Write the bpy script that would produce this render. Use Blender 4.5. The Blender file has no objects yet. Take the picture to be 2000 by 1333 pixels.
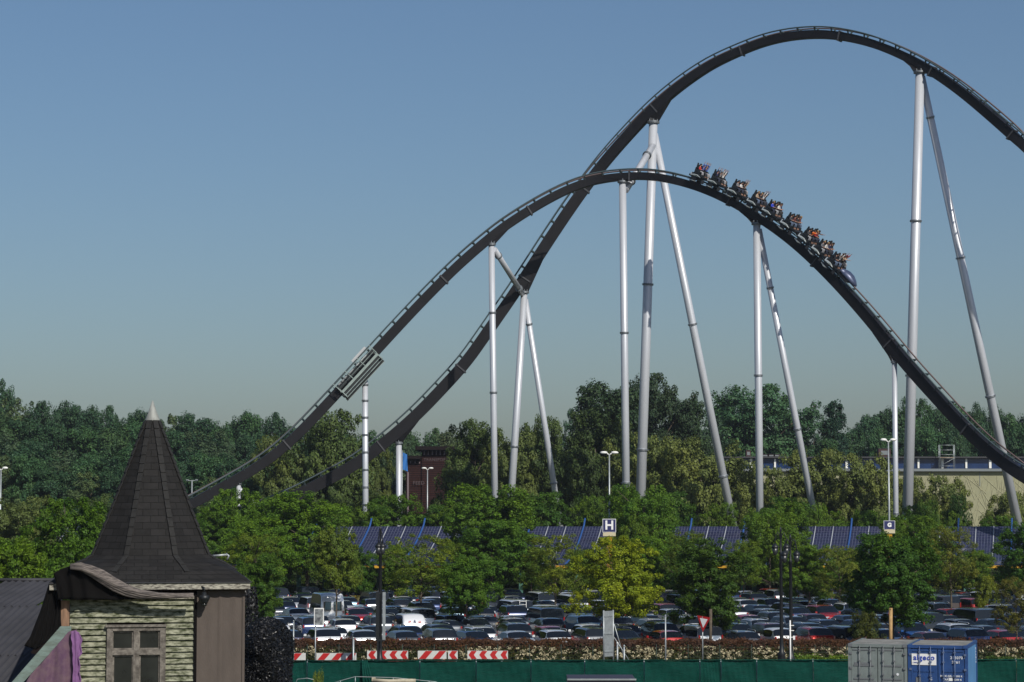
import bpy, bmesh, math, random
import numpy as np
from mathutils import Vector, Matrix, Quaternion
R = math.radians
random.seed(11)

# ------------------------------------------------------------------ camera, sky, sun, exposure
SC = bpy.context.scene
COL = SC.collection
F_PX, CAM_H = 4400.0, 10.0
TH = math.atan(313.5 / F_PX)
cam_d = bpy.data.cameras.new('camera')
cam_d.sensor_width = 36.0
cam_d.lens = F_PX / 2000 * 36.0
cam_d.clip_start, cam_d.clip_end = 1.0, 12000.0
cam = bpy.data.objects.new('camera', cam_d)
cam.location = (0, 0, CAM_H)
cam.rotation_euler = (R(90) + TH, 0, 0)
COL.objects.link(cam)
SC.camera = cam

SUN_AZ, SUN_EL = R(30), R(40)          # azimuth: to the right of straight behind the camera
world = bpy.data.worlds.new('World')
SC.world = world
world.use_nodes = True
wn = world.node_tree.nodes
sky = wn.new('ShaderNodeTexSky')
sky.sky_type = 'NISHITA'
sky.sun_disc = False
sky.sun_elevation = SUN_EL
sky.sun_rotation = math.pi - SUN_AZ
sky.altitude = 100
sky.air_density = 1.15
sky.dust_density = 1.5
sky.ozone_density = 6.5
world.node_tree.links.new(sky.outputs[0], wn['Background'].inputs[0])
wn['Background'].inputs[1].default_value = 0.074
sun_d = bpy.data.lights.new('sun', 'SUN')
sun_d.energy = 4.4
sun_d.angle = R(0.5)
sun_d.color = (1.0, 0.95, 0.86)
sun = bpy.data.objects.new('sun', sun_d)
SV = Vector((math.sin(SUN_AZ) * math.cos(SUN_EL), -math.cos(SUN_AZ) * math.cos(SUN_EL), math.sin(SUN_EL)))
sun.rotation_euler = SV.to_track_quat('Z', 'Y').to_euler()
sun.location = (60, -60, 90)
COL.objects.link(sun)
SC.view_settings.view_transform = 'Standard'
SC.view_settings.look = 'None'
SC.view_settings.exposure = 0.0
SC.view_settings.gamma = 1.0

# ------------------------------------------------------------------ helpers
def W(px, py, Y):
    """point at depth Y seen at pixel px, py of the 2000 x 1333 photograph"""
    u, v = (px - 1000) / F_PX, (666.5 - py) / F_PX
    k = Y / (math.cos(TH) - v * math.sin(TH))
    return Vector((u * k, Y, CAM_H + (math.sin(TH) + v * math.cos(TH)) * k))
def GX(px, Y, z=0.0):
    v = math.tan(math.atan((z - CAM_H) / Y) - TH)
    return (px - 1000) / F_PX * Y / (math.cos(TH) - v * math.sin(TH))
def GP(px, Y, z=0.0):
    return Vector((GX(px, Y, z), Y, z))
def ZY(py, Y):
    return W(1000, py, Y).z
ORD = ['first', 'second', 'third', 'fourth', 'fifth', 'sixth', 'seventh', 'eighth', 'ninth', 'tenth', 'eleventh',
       'twelfth', 'thirteenth', 'fourteenth', 'fifteenth', 'sixteenth', 'seventeenth', 'eighteenth', 'nineteenth',
       'twentieth']
_T = ['', '', 'twenty', 'thirty', 'forty', 'fifty', 'sixty', 'seventy', 'eighty', 'ninety']
_TT = {20: 'twentieth', 30: 'thirtieth', 40: 'fortieth', 50: 'fiftieth', 60: 'sixtieth', 70: 'seventieth'}
def nth(i):
    if i < 20: return ORD[i]
    n = i + 1
    return _TT[n] if n % 10 == 0 else _T[n // 10] + '-' + ORD[n % 10 - 1]

def tag(o, label=None, cat=None, group=None, kind=None):
    if label: o['label'] = label
    if cat: o['category'] = cat
    if group: o['group'] = group
    if kind: o['kind'] = kind
    return o
def empty(name, loc=(0, 0, 0), rz=0.0, label=None, cat=None, group=None):
    o = bpy.data.objects.new(name, None)
    o.empty_display_size = 0.5
    o.location = loc
    o.rotation_euler = (0, 0, rz)
    COL.objects.link(o)
    return tag(o, label, cat, group)
def copy_tree(o, parent=None, keep=None):
    c = o.copy()
    COL.objects.link(c)
    c.parent = parent
    for ch in o.children:
        if keep is None or ch.name.split('.')[0] in keep:
            copy_tree(ch, c, keep)
    return c
def put(name, me, parent=None, mats=None, color=None):
    o = bpy.data.objects.new(name, me)
    COL.objects.link(o)
    if parent is not None: o.parent = parent
    if mats:
        for m in (mats if isinstance(mats, (list, tuple)) else [mats]): me.materials.append(m)
    if color is not None: o.color = (*color, 1)
    return o

class MB:
    """collects shapes for one mesh"""
    def __init__(s):
        s.v, s.f, s.m, s.sm, s.uv = [], [], [], [], {}
    def add(s, vs, fs, mi=0, smooth=False):
        b = len(s.v)
        s.v += [tuple(p) for p in vs]
        for f in fs:
            s.f.append([b + i for i in f]); s.m.append(mi); s.sm.append(smooth)
        return s
    def box(s, c, d, rot=None, mi=0, taper=1.0):
        hx, hy, hz = d[0] / 2, d[1] / 2, d[2] / 2
        c = Vector(c)
        pts = []
        for z, t in ((-hz, 1.0), (hz, taper)):
            for x, y in ((-hx, -hy), (hx, -hy), (hx, hy), (-hx, hy)):
                p = Vector((x * t, y * t, z))
                if rot is not None: p = rot @ p
                pts.append(c + p)
        return s.add(pts, [(0, 3, 2, 1), (4, 5, 6, 7), (0, 1, 5, 4), (1, 2, 6, 5), (2, 3, 7, 6), (3, 0, 4, 7)], mi)
    def bar(s, a, b, w, h, up=(0, 0, 1), mi=0):
        a, b = Vector(a), Vector(b)
        d = b - a
        L = d.length
        if L < 1e-6: return s
        d.normalize()
        x = d.cross(Vector(up))
        if x.length < 1e-4: x = d.cross(Vector((1, 0, 0)))
        x.normalize()
        z = x.cross(d)
        M = Matrix((x, d, z)).transposed()
        return s.box((a + b) / 2, (w, L, h), M, mi)
    def tube(s, pts, r, n=10, mi=0, caps=True, smooth=True):
        pts = [Vector(p) for p in pts]
        rs = r if isinstance(r, (list, tuple)) else [r] * len(pts)
        vs, fs = [], []
        ref = None
        for i, p in enumerate(pts):
            t = (pts[min(i + 1, len(pts) - 1)] - pts[max(i - 1, 0)])
            if t.length < 1e-9: t = Vector((0, 0, 1))
            t.normalize()
            if ref is None:
                ref = t.cross(Vector((0, 0, 1)))
                if ref.length < 0.05: ref = t.cross(Vector((0, 1, 0)))
            ref = (ref - t * ref.dot(t)).normalized()
            b = t.cross(ref)
            for k in range(n):
                a = 2 * math.pi * k / n
                vs.append(p + (ref * math.cos(a) + b * math.sin(a)) * rs[i])
        for i in range(len(pts) - 1):
            for k in range(n):
                k2 = (k + 1) % n
                fs.append((i * n + k, i * n + k2, (i + 1) * n + k2, (i + 1) * n + k))
        s.add(vs, fs, mi, smooth)
        if caps:
            b0 = len(s.v) - len(vs)
            s.f.append([b0 + k for k in range(n)][::-1]); s.m.append(mi); s.sm.append(False)
            s.f.append([b0 + (len(pts) - 1) * n + k for k in range(n)]); s.m.append(mi); s.sm.append(False)
        return s
    def lathe(s, c, prof, n=16, mi=0):
        c = Vector(c)
        vs, fs = [], []
        for r, z in prof:
            for k in range(n):
                a = 2 * math.pi * k / n
                vs.append(c + Vector((r * math.cos(a), r * math.sin(a), z)))
        for i in range(len(prof) - 1):
            for k in range(n):
                k2 = (k + 1) % n
                fs.append((i * n + k, i * n + k2, (i + 1) * n + k2, (i + 1) * n + k))
        fs.append([k for k in range(n)][::-1]); fs.append([(len(prof) - 1) * n + k for k in range(n)])
        return s.add(vs, fs, mi, True)
    def ball(s, c, r, n=10, m=7, mi=0):
        r = r if isinstance(r, (tuple, list)) else (r, r, r)
        c = Vector(c)
        vs = [c + Vector((0, 0, -r[2]))]
        for i in range(1, m):
            ph = -math.pi / 2 + math.pi * i / m
            for k in range(n):
                a = 2 * math.pi * k / n
                vs.append(c + Vector((r[0] * math.cos(ph) * math.cos(a), r[1] * math.cos(ph) * math.sin(a), r[2] * math.sin(ph))))
        vs.append(c + Vector((0, 0, r[2])))
        fs = [(0, 1 + (k + 1) % n, 1 + k) for k in range(n)]
        for i in range(m - 2):
            for k in range(n):
                k2 = (k + 1) % n
                fs.append((1 + i * n + k, 1 + i * n + k2, 1 + (i + 1) * n + k2, 1 + (i + 1) * n + k))
        L = len(vs) - 1
        fs += [(L, 1 + (m - 2) * n + k, 1 + (m - 2) * n + (k + 1) % n) for k in range(n)]
        return s.add(vs, fs, mi, True)
    def prism(s, poly, d, mi=0):
        """poly: list of world points; extruded by vector d"""
        poly = [Vector(p) for p in poly]; d = Vector(d); n = len(poly)
        fs = [list(range(n))[::-1], [n + i for i in range(n)]]
        fs += [(i, (i + 1) % n, n + (i + 1) % n, n + i) for i in range(n)]
        return s.add(poly + [p + d for p in poly], fs, mi)
    def mesh(s, name, off=None):
        me = bpy.data.meshes.new(name)
        vs = s.v if off is None else [(x - off[0], y - off[1], z - off[2]) for x, y, z in s.v]
        me.from_pydata(vs, [], s.f)
        me.polygons.foreach_set('material_index', s.m)
        me.polygons.foreach_set('use_smooth', s.sm)
        return me
    def build(s, name, mats, parent=None, off=None, color=None, fixn=True):
        if off is None and parent is not None:
            q, off = parent, Vector((0, 0, 0))
            while q is not None:
                off = off + q.location; q = q.parent
        me = s.mesh(name, off)
        if fixn:
            bm = bmesh.new(); bm.from_mesh(me)
            bmesh.ops.recalc_face_normals(bm, faces=bm.faces)
            bm.to_mesh(me); bm.free()
        return put(name, me, parent, mats, color)

# ------------------------------------------------------------------ materials
MATS = {}
def mat(name, col=(.5, .5, .5), rough=.6, metal=0.0, spec=.5, var=0.0, vscale=4.0, bump=0.0, bscale=30.0, objcol=False,
        col2=None, stretch=None, coat=0.0):
    m = bpy.data.materials.new(name); m.use_nodes = True
    nt = m.node_tree; N, L = nt.nodes, nt.links
    p = N['Principled BSDF']
    p.inputs['Roughness'].default_value = rough
    p.inputs['Metallic'].default_value = metal
    p.inputs['Specular IOR Level'].default_value = spec
    p.inputs['Coat Weight'].default_value = coat
    tc = N.new('ShaderNodeTexCoord')
    vec = tc.outputs['Object']
    if stretch:
        mp = N.new('ShaderNodeMapping'); mp.inputs['Scale'].default_value = stretch
        L.new(vec, mp.inputs[0]); vec = mp.outputs[0]
    if objcol:
        oi = N.new('ShaderNodeObjectInfo'); base = oi.outputs['Color']
    else:
        rgb = N.new('ShaderNodeRGB'); rgb.outputs[0].default_value = (*col, 1); base = rgb.outputs[0]
    if var > 0 or col2:
        nz = N.new('ShaderNodeTexNoise'); nz.inputs['Scale'].default_value = vscale
        nz.inputs['Detail'].default_value = 6
        nz.inputs['Roughness'].default_value = .65
        L.new(vec, nz.inputs['Vector'])
        mx = N.new('ShaderNodeMix'); mx.data_type = 'RGBA'
        cr = N.new('ShaderNodeMapRange')
        cr.inputs[1].default_value = .38; cr.inputs[2].default_value = .62
        L.new(nz.outputs['Fac'], cr.inputs[0])
        L.new(cr.outputs[0], mx.inputs['Factor'])
        if col2:
            L.new(base, mx.inputs['A']); mx.inputs['B'].default_value = (*col2, 1)
        else:
            d = N.new('ShaderNodeMix'); d.data_type = 'RGBA'; d.blend_type = 'MULTIPLY'; d.inputs['Factor'].default_value = 1
            L.new(base, d.inputs['A']); d.inputs['B'].default_value = (1 - var, 1 - var, 1 - var, 1)
            L.new(base, mx.inputs['A']); L.new(d.outputs['Result'], mx.inputs['B'])
        base = mx.outputs['Result']
    L.new(base, p.inputs['Base Color'])
    if bump > 0:
        nb = N.new('ShaderNodeTexNoise'); nb.inputs['Scale'].default_value = bscale; nb.inputs['Detail'].default_value = 4
        L.new(vec, nb.inputs['Vector'])
        bp = N.new('ShaderNodeBump'); bp.inputs['Strength'].default_value = bump; bp.inputs['Distance'].default_value = .05
        L.new(nb.outputs['Fac'], bp.inputs['Height']); L.new(bp.outputs[0], p.inputs['Normal'])
    MATS[name] = m
    return m
def leaf_mat(name, transl=.35, spread=.35, nscale=.5, hue=(1.35, 1.15, .7), rough=.55):
    """object colour, varied leaf by leaf (face attribute rnd) and slowly through the crown"""
    m = bpy.data.materials.new(name); m.use_nodes = True
    nt = m.node_tree; N, L = nt.nodes, nt.links
    p = N['Principled BSDF']; p.inputs['Roughness'].default_value = rough
    p.inputs['Specular IOR Level'].default_value = .2
    oi = N.new('ShaderNodeObjectInfo')
    at = N.new('ShaderNodeAttribute'); at.attribute_name = 'rnd'
    tc = N.new('ShaderNodeTexCoord'); nz = N.new('ShaderNodeTexNoise'); nz.inputs['Scale'].default_value = nscale
    L.new(tc.outputs['Object'], nz.inputs['Vector'])
    h = N.new('ShaderNodeMix'); h.data_type = 'RGBA'; h.blend_type = 'MULTIPLY'; h.inputs['Factor'].default_value = 1
    L.new(oi.outputs['Color'], h.inputs['A']); h.inputs['B'].default_value = (*hue, 1)
    mr = N.new('ShaderNodeMapRange'); mr.inputs[1].default_value = .4; mr.inputs[2].default_value = .62
    L.new(nz.outputs['Fac'], mr.inputs[0])
    mx = N.new('ShaderNodeMix'); mx.data_type = 'RGBA'
    L.new(mr.outputs[0], mx.inputs['Factor']); L.new(oi.outputs['Color'], mx.inputs['A']); L.new(h.outputs['Result'], mx.inputs['B'])
    v = N.new('ShaderNodeMapRange'); v.inputs[3].default_value = 1 - spread; v.inputs[4].default_value = 1 + spread
    L.new(at.outputs['Fac'], v.inputs[0])
    vm = N.new('ShaderNodeVectorMath'); vm.operation = 'SCALE'
    L.new(mx.outputs['Result'], vm.inputs[0]); L.new(v.outputs[0], vm.inputs['Scale'])
    L.new(vm.outputs[0], p.inputs['Base Color'])
    if transl > 0:
        t = N.new('ShaderNodeBsdfTranslucent'); L.new(vm.outputs[0], t.inputs['Color'])
        ms = N.new('ShaderNodeMixShader'); ms.inputs[0].default_value = transl
        L.new(p.outputs[0], ms.inputs[1]); L.new(t.outputs[0], ms.inputs[2])
        L.new(ms.outputs[0], N['Material Output'].inputs[0])
    MATS[name] = m
    return m
def grid_mat(name, base, line, uv_scale=(1, 1), mort=.03, rough=.2, bw=1.0, bh=1.0, offset=0.0, base2=None, spec=.5, bump=0.0, coat=0.0):
    """brick texture over the UV map (metres)"""
    m = bpy.data.materials.new(name); m.use_nodes = True
    nt = m.node_tree; N, L = nt.nodes, nt.links
    p = N['Principled BSDF']; p.inputs['Roughness'].default_value = rough; p.inputs['Specular IOR Level'].default_value = spec
    p.inputs['Coat Weight'].default_value = coat
    uv = N.new('ShaderNodeUVMap')
    b = N.new('ShaderNodeTexBrick'); b.offset = offset; b.offset_frequency = 2
    b.inputs['Color1'].default_value = (*base, 1); b.inputs['Color2'].default_value = (*(base2 or base), 1)
    b.inputs['Mortar'].default_value = (*line, 1); b.inputs['Scale'].default_value = 1
    b.inputs['Mortar Size'].default_value = mort; b.inputs['Mortar Smooth'].default_value = 0
    b.inputs['Brick Width'].default_value = bw; b.inputs['Row Height'].default_value = bh
    mp = N.new('ShaderNodeMapping'); mp.inputs['Scale'].default_value = (*uv_scale, 1)
    L.new(uv.outputs[0], mp.inputs[0]); L.new(mp.outputs[0], b.inputs['Vector'])
    nz = N.new('ShaderNodeTexNoise'); nz.inputs['Scale'].default_value = 3; nz.inputs['Detail'].default_value = 8
    nz.inputs['Roughness'].default_value = .7
    L.new(uv.outputs[0], nz.inputs['Vector'])
    mx = N.new('ShaderNodeMix'); mx.data_type = 'RGBA'; mx.blend_type = 'MULTIPLY'; mx.inputs['Factor'].default_value = 1
    mr = N.new('ShaderNodeMapRange'); mr.inputs[1].default_value = .3; mr.inputs[2].default_value = .7
    mr.inputs[3].default_value = .72; mr.inputs[4].default_value = 1.2
    L.new(nz.outputs['Fac'], mr.inputs[0])
    L.new(b.outputs['Color'], mx.inputs['A']); L.new(mr.outputs[0], mx.inputs['B'])
    L.new(mx.outputs['Result'], p.inputs['Base Color'])
    if bump > 0:
        bp = N.new('ShaderNodeBump'); bp.inputs['Strength'].default_value = bump; bp.inputs['Distance'].default_value = .02
        bp.invert = True
        L.new(b.outputs['Fac'], bp.inputs['Height']); L.new(bp.outputs[0], p.inputs['Normal'])
    MATS[name] = m
    return m

M_spine = mat('spine_paint', (.009, .0085, .0105), .45, .0, .22, var=.35, vscale=.6)
M_spine2 = mat('joint_paint', (.045, .045, .05), .5)
M_rail = mat('rail_steel', (.055, .08, .085), .4, .2, .5)
M_railr = mat('rail_rust', (.12, .085, .08), .5, .2, .5)
M_col = mat('support_silver', (.52, .54, .58), .42, .25, .5, var=.14, vscale=.5, stretch=(1, 1, .15))
M_flange = mat('flange_steel', (.22, .24, .26), .5, .5, .5)
M_asph = mat('asphalt', (.055, .055, .058), .9, var=.3, vscale=.3, bump=.2)
M_grass = mat('lawn', (.05, .075, .02), .9, var=.4, vscale=.2, col2=(.09, .08, .035))
M_gravel = mat('gravel', (.16, .14, .12), .95, var=.4, vscale=1.0)
M_paint = mat('car_paint', rough=.2, metal=.3, spec=.5, objcol=True, coat=1.0)
M_glass = mat('tinted_glass', (.006, .009, .014), .05, 0, .45)
M_tyre = mat('tyre_rubber', (.02, .02, .02), .8)
M_rim = mat('alloy_rim', (.45, .46, .48), .35, .7)
M_red = mat('tail_light_red', (.25, .008, .008), .2, coat=.5)
M_clear = mat('headlight_clear', (.7, .72, .75), .1, .3)
M_plate = mat('plate_white', (.7, .7, .68), .5)
M_black = mat('black_plastic', (.018, .018, .02), .5)
M_bark = mat('bark', (.11, .085, .06), .9, var=.45, vscale=6, bump=.4, bscale=8)
M_stake = mat('pine_stake', (.42, .26, .11), .8, var=.3, vscale=5)
M_leaf = leaf_mat('leaves', transl=.42, spread=.45, nscale=.7)
M_leaf_far = leaf_mat('leaves_of_far_trees', transl=.25, nscale=.25, hue=(1.2, 1.08, .85))
M_galv = mat('galvanised_steel', (.36, .39, .40), .45, .5, var=.2)
M_white = mat('white_paint', (.72, .72, .70), .45)
M_green_net = mat('green_windbreak_mesh', (.003, .050, .038), .8, spec=.08, var=.3, vscale=1.5, bump=.5, bscale=5, stretch=(1, 1, 6))
M_yel = mat('yellow_beam', (.50, .27, .01), .5)
M_bluearch = mat('blue_arch', (.022, .075, .24), .4)
M_greenpost = mat('green_post', (.045, .13, .10), .5)
M_solar = grid_mat('solar_cells', (.012, .015, .038), (.13, .14, .18), mort=.012, rough=.12, bw=.31, bh=.31, base2=(.02, .021, .055), coat=.3)

# ------------------------------------------------------------------ ground
def sheet(name, pts, z, m, label=None):
    me = bpy.data.meshes.new(name)
    me.from_pydata([(x, y, z) for x, y in pts], [], [list(range(len(pts)))])
    o = put(name, me, None, m); o['kind'] = 'structure'
    return o
sheet('ground', [(-5000, -300), (5000, -300), (5000, 9000), (-5000, 9000)], 0.0, M_grass)
sheet('parking_asphalt', [(-75, 144), (85, 144), (95, 248), (-90, 248)], .004, M_asph)
sheet('road', [(-90, 115), (110, 115), (110, 139), (-90, 139)], .004, M_asph)
mb = MB()
for k in range(9):
    for i in range(30):
        pass
gb = MB().box((20, 94, .6), (60, 22, 1.2)).box((-25, 60, 2.0), (28, 40, 4.0))
g_o = gb.build('gravel_terrace', M_gravel); g_o['kind'] = 'structure'

# ------------------------------------------------------------------ coaster tracks
def catmull(P, step):
    out = []
    P = [P[0] * 2 - P[1]] + P + [P[-1] * 2 - P[-2]]
    for i in range(1, len(P) - 2):
        p0, p1, p2, p3 = P[i - 1:i + 3]
        n = max(2, int((p2 - p1).length / .25))
        for k in range(n):
            t = k / n
            out.append(.5 * ((2 * p1) + (p2 - p0) * t + (2 * p0 - 5 * p1 + 4 * p2 - p3) * t * t + (3 * p1 - p0 - 3 * p2 + p3) * t ** 3))
    out.append(P[-2].copy())
    for _ in range(60):
        out = [out[0]] + [(out[i - 1] + out[i] * 2 + out[i + 1]) / 4 for i in range(1, len(out) - 1)] + [out[-1]]
    res, acc = [out[0]], 0.0
    for a, b in zip(out, out[1:]):
        L = (b - a).length
        while acc + L >= step:
            t = (step - acc) / L
            a = a.lerp(b, t); res.append(a.copy()); L = (b - a).length; acc = 0
        acc += L
    return res
def smallY(px):
    return 262 - 6 * ((px - 1150) / 780) ** 2 if px < 1150 else (262 - 27 * ((px - 1150) / 850) ** 1.4 if px < 2000 else 235 - (px - 2000) * .012)
def bigY(px): return smallY(px) + 9.5
SMALL = [(250, 1022), (300, 1000), (365, 969), (418, 940), (489, 900), (534, 867), (567, 838), (600, 804), (634, 768), (687, 711), (731, 663),
         (800, 589), (870, 518), (912, 480), (957, 443), (981, 425), (1037, 390), (1068, 373), (1102, 356), (1137, 343), (1170, 336),
         (1199, 332), (1242, 329), (1266, 329.5), (1299, 333), (1330, 340), (1355, 347), (1394, 361), (1429, 377), (1472, 401),
         (1516, 428), (1559, 459), (1603, 497), (1646, 539), (1679, 574), (1717, 617), (1757, 665), (1792, 707), (1842, 762), (1892, 816),
         (1938, 860), (1971, 886), (2000, 906), (2060, 942), (2140, 978), (2250, 1005), (2400, 1018)]
BIG = [(440, 1000), (480, 988), (520, 972), (560, 955), (600, 936), (626, 922), (679, 894), (718, 866), (763, 830), (805, 792), (836, 760),
       (868, 726), (894, 697), (915, 668), (951, 616), (988, 563), (1028, 502), (1065, 445), (1105, 386), (1137, 343), (1169, 303),
       (1215, 252), (1266, 200), (1317, 157), (1373, 119), (1406, 102), (1465, 77), (1500, 65), (1550, 55), (1600, 52), (1636, 54),
       (1700, 67), (1766, 92), (1822, 121), (1878, 158), (1933, 202), (2000, 260), (2060, 315), (2130, 385), (2250, 515), (2380, 660)]
class Track:
    def __init__(s, pts, Yf, depth, width):
        s.P = catmull([W(x, y, Yf(x)) for x, y in pts], .55)
        s.depth, s.width = depth, width
        s.F = []
        n = len(s.P)
        for i, p in enumerate(s.P):
            t = (s.P[min(i + 1, n - 1)] - s.P[max(i - 1, 0)]).normalized()
            b = Vector((t.y, -t.x, 0)).normalized()     # to the right of travel (towards the camera)
            s.F.append((t, b, b.cross(t)))
        def lin(tab, px):
            for (a, va), (b, vb) in zip(tab, tab[1:]):
                if px <= b: return va + (vb - va) * max(0, (px - a) / (b - a))
            return tab[-1][1]
        PX = [1000 + p.x / p.y * F_PX * (math.cos(TH) + (p.z - CAM_H) / p.y * math.sin(TH)) ** -1 for p in s.P]
        s.D = [lin(depth, px) for px in PX]
        s.G = [.36 + .16 * (d / max(v for _, v in depth)) for d in s.D]
    def at_px(s, px):
        best, bi = 1e9, 0
        for i, p in enumerate(s.P):
            q = 1000 + p.x / p.y * F_PX * (math.cos(TH) + (p.z - CAM_H) / p.y * math.sin(TH)) ** -1
            if abs(q - px) < best: best, bi = abs(q - px), i
        return bi
    def pt(s, i, b=0.0, n=0.0):
        t, B, N = s.F[i]
        return s.P[i] + B * b + N * n
    def mat4(s, i, b=0, n=0):
        t, B, N = s.F[i]
        M = Matrix((B, t, N)).transposed().to_4x4()      # x = right, y = forward, z = up
        M.translation = s.pt(i, b, n)
        return M
GA = .62
def build_track(T, label, joints_every, name='coaster_track'):
    root = empty(name, GP(1000, T.P[len(T.P) // 2].y), 0, label, 'coaster track', 'roller coaster tracks')
    n = len(T.P)
    w = T.width / 2
    m = MB(); vs, fs = [], []
    for i in range(n):
        for b, z in ((-w, -T.G[i]), (w, -T.G[i]), (w, -T.G[i] - T.D[i]), (w * .8, -T.G[i] - T.D[i] - .04), (-w * .8, -T.G[i] - T.D[i] - .04), (-w, -T.G[i] - T.D[i])):
            vs.append(T.pt(i, b, z))
        if i:
            for k in range(6):
                k2 = (k + 1) % 6
                fs.append(((i - 1) * 6 + k, (i - 1) * 6 + k2, i * 6 + k2, i * 6 + k))
    m.add(vs, fs)
    for i in range(6, n - 1, 8):     # thin weld seams on the box spine
        for sgn in (1,):
            m.bar(T.pt(i, sgn * (w + .008), -T.G[i] - .02), T.pt(i, sgn * (w + .008), -T.G[i] - T.D[i] + .02), .03, .02, T.F[i][1])
    m.build('spine', M_spine, root)
    for b in (-GA, GA):
        m = MB(); m.tube([T.pt(i, b, -.1) for i in range(0, n, 2)], .09, 8)
        m.build('rail', M_rail if b > 0 else M_railr, root)
    tie = 4
    cnt = 0
    for i in range(2, n - 1, tie):
        m = MB()
        t, B, N = T.F[i]
        for sg in (-1, 1):
            m.bar(T.pt(i, sg * w * .75, -T.G[i] + .0), T.pt(i, sg * GA, -.14), .10, .16, t)
            m.prism([T.pt(i, sg * w, -T.G[i] - .02) - t * .03, T.pt(i, sg * (GA - .02), -.2) - t * .03, T.pt(i, sg * w, -T.G[i] - .16) - t * .03], t * .06)
        m.bar(T.pt(i, -GA, -.2), T.pt(i, GA, -.2), .09, .12, N)
        cnt += 1
        if cnt <= 98: m.build('crosstie', M_rail, root)
    for i in range(joints_every // 2, n - 1, joints_every):
        m = MB()
        t, B, N = T.F[i]
        for sg in (-1, 1):
            m.bar(T.pt(i, sg * (w + .03), -T.G[i] + .08), T.pt(i, sg * (w + .03), -T.G[i] - T.D[i] - .1), .16, .14, B)
        m.bar(T.pt(i, -w - .1, -T.G[i] - T.D[i] - .1), T.pt(i, w + .1, -T.G[i] - T.D[i] - .1), .18, .16, N)
        m.bar(T.pt(i, -w - .1, -T.G[i] + .05), T.pt(i, w + .1, -T.G[i] + .05), .18, .1, N)
        m.build('joint_flange', M_spine2, root)
    return root
TS = Track(SMALL, smallY, [(0, 1.15), (900, 1.08), (1240, .80), (1480, .88), (1750, 1.2), (2400, 1.25)], .9)
TB = Track(BIG, bigY, [(0, 1.35), (1100, 1.35), (1450, .90), (1750, .90), (2100, 1.1)], .95)
r_small = build_track(TS, 'nearer, lower coaster hill of black box track carrying the train', 24)
r_big = build_track(TB, 'taller coaster hill of black box track passing behind the lower hill', 24)

def saddle(T, i, top, r, root):
    w = T.width / 2
    a, b = max(0, i - 3), min(len(T.P) - 1, i + 3)
    m = MB()
    e = .015
    for (ia, ib) in ((a, b),):
        vs = []
        for sg in (-1, 1):
            ww = w + e
            vs += [T.pt(ia, sg * ww, -T.G[ia] - T.D[ia] * .55), T.pt(ia, sg * ww, -T.G[ia] - T.D[ia] - .02),
                   top + Vector((-r * 1.25, -sg * r * .9, .12)), top + Vector((r * 1.25, -sg * r * .9, .12)),
                   T.pt(ib, sg * ww, -T.G[ib] - T.D[ib] - .02), T.pt(ib, sg * ww, -T.G[ib] - T.D[ib] * .55)]
        fs = [[0, 1, 2, 3, 4, 5], [6, 7, 8, 9, 10, 11][::-1]] + [(k, (k + 1) % 6, 6 + (k + 1) % 6, 6 + k) for k in range(6)]
        m.add(vs, fs)
    o = m.build('saddle', M_spine, root)
    m = MB()
    m.lathe(top, [(r * 1.45, .02), (r * 1.45, .14)], 16)
    m.lathe(top, [(r * 1.45, -.1), (r * 1.45, -.01)], 16)
    for k in range(8):
        a_ = k * math.pi / 4
        m.box(top + Vector((math.cos(a_) * r * 1.25, math.sin(a_) * r * 1.25, .25)), (.06, .06, .24))
    m.build('head_flange', M_flange, root)

def column(p_top, p_bot, r0, r1, rings, name, root, Yt, z_end=0.0):
    """tapering tube running on down from p_bot to the ground; rings: pixel y of bolted flanges"""
    d = p_bot - p_top
    k = (p_top.z - z_end) / (p_top.z - p_bot.z)
    end = p_top + d * k
    m = MB()
    m.tube([p_top, p_top.lerp(end, .5), end], [r0, (r0 + r1) / 2, r1], 22)
    o = m.build(name, M_col, root)
    ax = (end - p_top).normalized()
    for py in rings:
        m = MB()
        t = (py[1] - py[0][0]) / (py[0][1] - py[0][0])
        p = p_top.lerp(p_bot, t)
        rr = r0 + (r1 - r0) * t / k
        m.tube([p - ax * .10, p - ax * .02], rr * 1.24, 20)
        m.tube([p + ax * .02, p + ax * .10], rr * 1.24, 20)
        m.build('bolted_flange', M_flange, root)
    return end

def support(T, Yf, xt, yt, xb, yb, w0, w1, rings, label, brace=None, sad=True, ring_px=()):
    Y = Yf(xt)
    top, bot = W(xt, yt, Y), W(xb, yb, Y)
    s = F_PX / Y
    r0, r1 = w0 / 2 / s, w1 / 2 / s
    k = top.z / (top.z - bot.z)
    base = top + (bot - top) * k
    root = empty('coaster_support', (base.x, base.y, 0), 0, label, 'support column', 'coaster support columns')
    column(top, bot, r0, r1, [((yt, yb), y) for y in rings], 'column', root, Y)
    if sad: saddle(T, T.at_px(xt), top, r0, root)
    if brace:
        bx0, by0, bx1, by1, bw0, bw1, dY, br = brace
        p0, p1 = W(bx0, by0, Y + .3), W(bx1, by1, Y + dY)
        column(p0, p1, bw0 / 2 / s, bw1 / 2 / s, [((by0, by1), y) for y in br], 'brace', root, Y)
    return root
support(TS, smallY, 466, 945, 466, 980, 9, 9, [], 'shortest silver support under the low left end of the nearer track',
        (468, 955, 492, 980, 8, 8, 1.5, []))
support(TS, smallY, 713, 741, 714, 1010, 11, 12, [752, 783, 816, 850, 884, 918, 952, 986], 'ringed silver column carrying the brake platform', sad=False)
support(TS, smallY, 960, 478, 966, 940, 12, 13, [612, 768], 'slim silver column under the left flank of the nearer hill')
support(TS, smallY, 1216, 356, 1223, 966, 14, 15, [652, 944], 'silver column under the crest of the nearer hill')
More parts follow.
